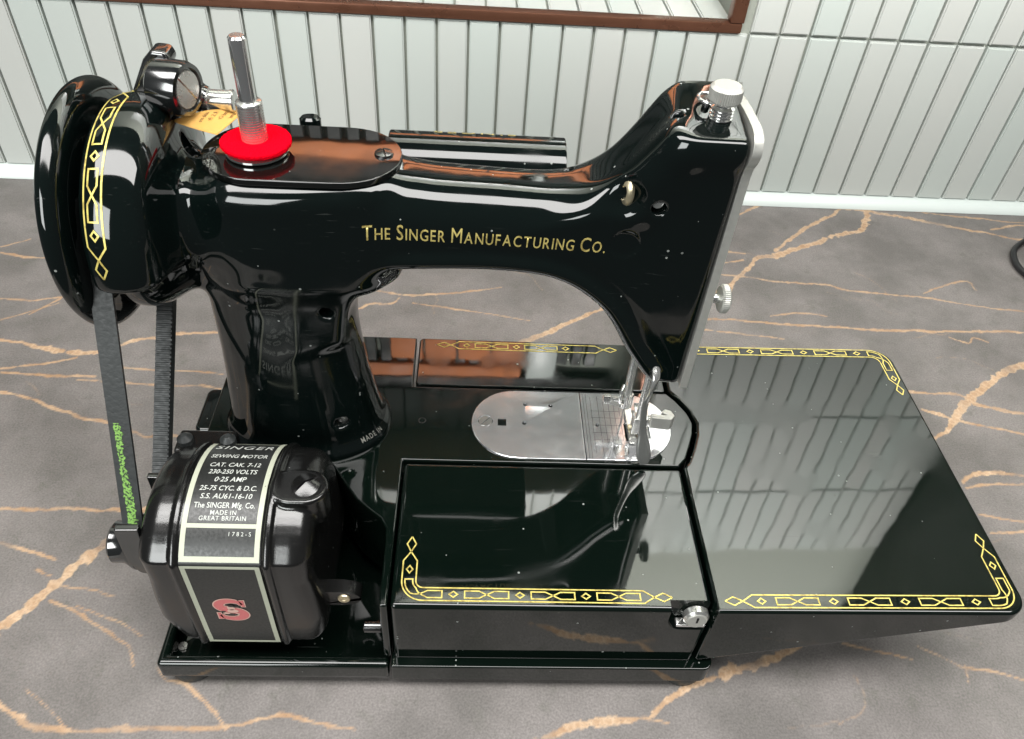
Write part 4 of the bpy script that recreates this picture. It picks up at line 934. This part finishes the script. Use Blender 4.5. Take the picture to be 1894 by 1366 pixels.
LN = [("SINGER", 60.0, 6.8, 1.35, 28, 1.15), ("SEWING MOTOR", 71.3, 4.3, 1.0, 26.6, 1.0), ("CAT. CAK. 7-12", 79.8, 3.9, 0.95, 23.5, 1.0), ("230-250 VOLTS", 85.6, 3.8, 0.95, 22.5, 1.0), ("0·25 AMP", 91.3, 3.8, 0.95, 14.5, 1.0), ("25-75 CYC. & D.C.", 97.2, 3.6, 0.92, 26, 1.0),
      ("S.S. AU61-16-10", 102.3, 3.6, 0.95, 23.4, 1.0), ("The SINGER Mfg. Co.", 107.8, 3.7, 0.9, 27.4, 1.0), ("MADE IN", 111.7, 2.9, 0.95, 11.6, 1.1), ("GREAT BRITAIN", 114.9, 2.9, 0.95, 21, 1.1)]
for body, a, size, sx, wd, sp_ in LN:
    V, F = text_vf(body, size, sx, 0.035 if size > 3.2 else 0.02, 'CENTER', 0.18 if size > 3.2 and body[0] not in 'T' else 0.0, sp_)
    V[:, 0] -= (V[:, 0].max()+V[:, 0].min())/2; V[:, 0] *= wd/(V[:, 0].max()-V[:, 0].min())*0.92; V[:, 1] *= 0.92; Q, g = msurf(34.5+V[:, 0], sdeg(a)-V[:, 1]+0.7); parts.append(((Q+g*0.46).tolist(), F))
V, F = text_vf("1782-S", 2.4, 1.0, 0.0, 'RIGHT', 0.0, 1.5); Q, g = msurf(47.0+V[:, 0], sdeg(124.2)-V[:, 1]); parts.append(((Q+g*0.46).tolist(), F))
V, F = join(parts); mesh("nameplate_lettering", V, F, LETTERWHITE, npm, None)
# red letter emblem on the lower panel
def emblem():
    def put(V, F, lift, name, mat):
        Q, g = msurf(33.4+V[:, 0], 34.6-V[:, 1]); return mesh(name, Q+g*lift, F, mat, npm, None)
    arcS = [(5.2, 4.2), (3.6, 6.3), (0.2, 7.2), (-3.4, 6.2), (-4.9, 3.6), (-3.6, 1.0), (0.2, -0.4), (3.8, -1.9), (5.0, -4.4), (3.4, -6.7), (0, -7.5), (-3.6, -6.6), (-5.2, -4.5)]
    P = spline(arcS, 6); wdt = np.interp(np.linspace(0, 1, len(P)), [0, 0.12, 0.3, 0.5, 0.7, 0.88, 1], [1.6, 2.6, 4.0, 4.8, 4.0, 2.6, 1.6])
    def sweep(extra):
        V, F = [], []; T = np.gradient(P, axis=0); T /= np.linalg.norm(T, axis=1)[:, None]
        for p, t_, q in zip(P, T, wdt): n_ = np.array([-t_[1], t_[0]])*(q/2+extra); V += [p+n_, p-n_]
        for i in range(len(P)-1): F.append((2*i, 2*i+1, 2*i+3, 2*i+2))
        return np.array(V), F
    def serif(V, F, e):
        b = len(V); q = np.array([(4.2-e, 7.6+e), (6.4+e, 7.6+e), (6.4+e, 2.6-e), (5.2-e, 2.6-e), (-4.2+e, -7.8-e), (-6.4-e, -7.8-e), (-6.4-e, -2.9+e), (-5.2+e, -2.9+e)])
        return np.vstack([V, q]), F+[(b, b+1, b+2, b+3), (b+4, b+5, b+6, b+7)]
    V, F = serif(*sweep(0.55), 0.45); put(V, F, 0.44, "emblem_outline", LOGOPINK)
    V, F = serif(*sweep(0.0), 0.0); put(V, F, 0.54, "emblem", LOGORED)
    def blob(cx_, cy_, a, b, n=14): return np.array([(cx_+a*math.cos(t), cy_+b*math.sin(t)) for t in np.linspace(0, 2*math.pi, n, endpoint=False)])
    Vs, Fs = [], []
    for q in (blob(0.2, 1.6, 1.7, 1.9), blob(0.6, -1.0, 2.5, 1.5), blob(-2.4, -2.9, 1.6, 0.7), blob(2.2, -3.4, 1.1, 0.6)): Fs.append(tuple(range(len(Vs), len(Vs)+len(q)))); Vs += q.tolist()
    put(np.array(Vs), Fs, 0.62, "emblem_figure", LOGOPINK)
    Vs, Fs = [], []
    for q in (blob(0.4, 3.3, 1.3, 0.8), blob(2.6, 2.6, 1.5, 0.5), blob(0.2, -3.9, 2.2, 0.8), blob(-3.6, -1.4, 1.0, 0.5)): Fs.append(tuple(range(len(Vs), len(Vs)+len(q)))); Vs += q.tolist()
    put(np.array(Vs), Fs, 0.70, "emblem_shade", PLATEBLACK)
emblem()
screw("motor_screw", (67.0, 33.0, 108.4), (0, -0.1, 1), 6.4, 1.0, MOTORBLACK, motor, 0.9, 2.3, 2.6)
# motor mounting lug, thumb screw, belt pulley and its guard
lug = prism("motor_lug", roundpoly([(66, 43.5), (80, 43.5), (88.4, 46), (88.4, 52.5), (80, 54.5), (66, 54.5)], [0, 0, 5, 5, 0, 0], 5), 14, 21, MOTORBLACK, mach, 0.8, 2, ax='y', ang=40)
lathe("lug_bushing", [(0, 0), (0.4, 1.2), (0.6, 1.3), (0.6, 2.7), (0, 3.0), (-1, 3.0)], (80.6, 14, 49.6), (0, -1, 0), BRASS, lug, 24)
cyl("bed_screw", (90.5, 3.5, 43.5), (98.8, 3.5, 43.5), 2.8, DARKSTEEL, mach, 20, 0.5)
lathe("motor_pulley", [(0, 0), (0, 8.4), (1.2, 9.6), (6, 9.6), (8, 10.5), (11, 12.4), (12, 12.4), (13.6, 10), (17, 10), (18, 12), (19, 12), (19, 0)], (-23.5, 30.5, 68), (1, 0, 0), WINDERBLACK, mach, 36)
gp = roundpoly([(-10.6, 98.4), (-0.5, 98.8), (-2.5, 64.5), (-7.6, 66.0), (-10.6, 73), (-11.0, 84)], [1, 0, 0, 3, 5, 4], 4)
prism("pulley_guard", gp, 15.5, 19.0, WINDERBLACK, mach, 0.7, 2, ax='y', ang=40)
prism("pulley_guard", [(-8, 80), (2, 80), (2, 94), (-8, 94)], 47, 50, WINDERBLACK, mach, 0.7, 2, ax='y')
tq = box("terminal_cover", 0.5, 27, 60.5, 74, 86, 97.0, MOTORBLACK, mach, 1.5)
for x in (5.0, 24.5): lathe("terminal_stud", [(0, 0), (0, 3.6), (3.2, 3.6), (5.4, 1.4), (5.4, 0)], (x, 66, 96.4), (0, 0, 1), RUBBER, tq, 16)
# belt: two straight runs joined round both pulleys
def belt():
    c1 = np.array([110, 191.5]); r1 = 30.2; c2 = np.array([30.5, 68.0]); r2 = 10.8
    d = c1-c2; base = math.atan2(d[1], d[0]); off = math.asin((r1-r2)/np.linalg.norm(d))
    aF = base+math.pi/2+off; aB = base-math.pi/2-off
    pts = []; xs = []; nrm = []
    def add(c, r, a, x): pts.append(c+r*np.array([math.cos(a), math.sin(a)])); nrm.append((math.cos(a), math.sin(a))); xs.append(x)
    nA = 26
    for k in range(nA+1):                                      # over the wheel from front to back
        a = aF+(aB-aF)*k/nA; add(c1, r1, a, -11.0+6.0*k/nA)
    for k in range(1, 24):                                     # down the back
        u = k/24; p = (c1+r1*np.array([math.cos(aB), math.sin(aB)]))*(1-u)+(c2+r2*np.array([math.cos(aB), math.sin(aB)]))*u
        pts.append(p); nrm.append((math.cos(aB), math.sin(aB))); xs.append(-5.0-2.5*u)
    for k in range(15):
        a = aB+(aF-2*math.pi-aB)*k/14; add(c2, r2, a, -7.5-1.0*k/14)
    for k in range(1, 30):
        u = k/30; p = (c2+r2*np.array([math.cos(aF), math.sin(aF)]))*(1-u)+(c1+r1*np.array([math.cos(aF), math.sin(aF)]))*u
        pts.append(p); nrm.append((math.cos(aF), math.sin(aF))); xs.append(-8.5-2.5*u)
    V, F = [], []; n = len(pts)
    for p, q, x in zip(pts, nrm, xs):
        for dx, dr in ((-4.3, 1.4), (4.3, 1.4), (3.6, -1.6), (-3.6, -1.6)): V.append((x+dx, p[0]+q[0]*dr, p[1]+q[1]*dr))
    for i in range(n):
        j = (i+1) % n
        for k in range(4): F.append((4*i+k, 4*i+(k+1) % 4, 4*j+(k+1) % 4, 4*j+k))
    o = mesh("drive_belt", V, F, RUBBER, mach, 40)
    # ribbed inner face shows on the far run
    # green crayon mark near the lower end of the front run
    q = np.array([math.cos(aF), math.sin(aF)]); a = c2+r2*q; b = c1+r1*q; V, F = [], []; rng = np.random.default_rng(3); m_ = 60
    for k in range(m_+1):
        u = 0.10+0.335*k/m_; p = a*(1-u)+b*u+q*1.52; x = -8.5-2.5*u; f_ = k/m_
        l = x+np.interp(f_, [0, 0.5, 1], [-1.5, -1.9, -2.2])+rng.normal(0, 0.22); r = x+np.interp(f_, [0, 0.35, 0.55, 1], [2.2, 1.7, 0.6, 0.3])+rng.normal(0, 0.4)
        V += [(l, p[0], p[1]), (r, p[0], p[1])]
        if k: F.append((2*k-2, 2*k-1, 2*k+1, 2*k))
    mesh("green_mark", V, F, GREENPAINT, o, None)
    # teeth on the inside of the belt
    V, F = [], []
    qb = np.array([math.cos(aB), math.sin(aB)]); a = c1+r1*qb; b = c2+r2*qb; L_ = np.linalg.norm(b-a); k = 2.0; T = (b-a)/L_
    while k < L_-2:
        u = k/L_; p = a+T*k-qb*1.6; x = -5.0-2.5*u; base_ = len(V)
        for dx in (-3.4, 3.4):
            for dt, dr in ((0, 0.05), (1.1, 0.05), (0.9, -0.8), (0.2, -0.8)): w_ = p+T*dt+qb*dr; V.append((x+dx, w_[0], w_[1]))
        F += [tuple(base_+i for i in q_) for q_ in ((0, 1, 2, 3), (7, 6, 5, 4), (0, 4, 5, 1), (1, 5, 6, 2), (2, 6, 7, 3), (3, 7, 4, 0))]; k += 2.0
    tag(mesh("belt_teeth", V, F, RUBBER, o, 30), kind='stuff')
belt()
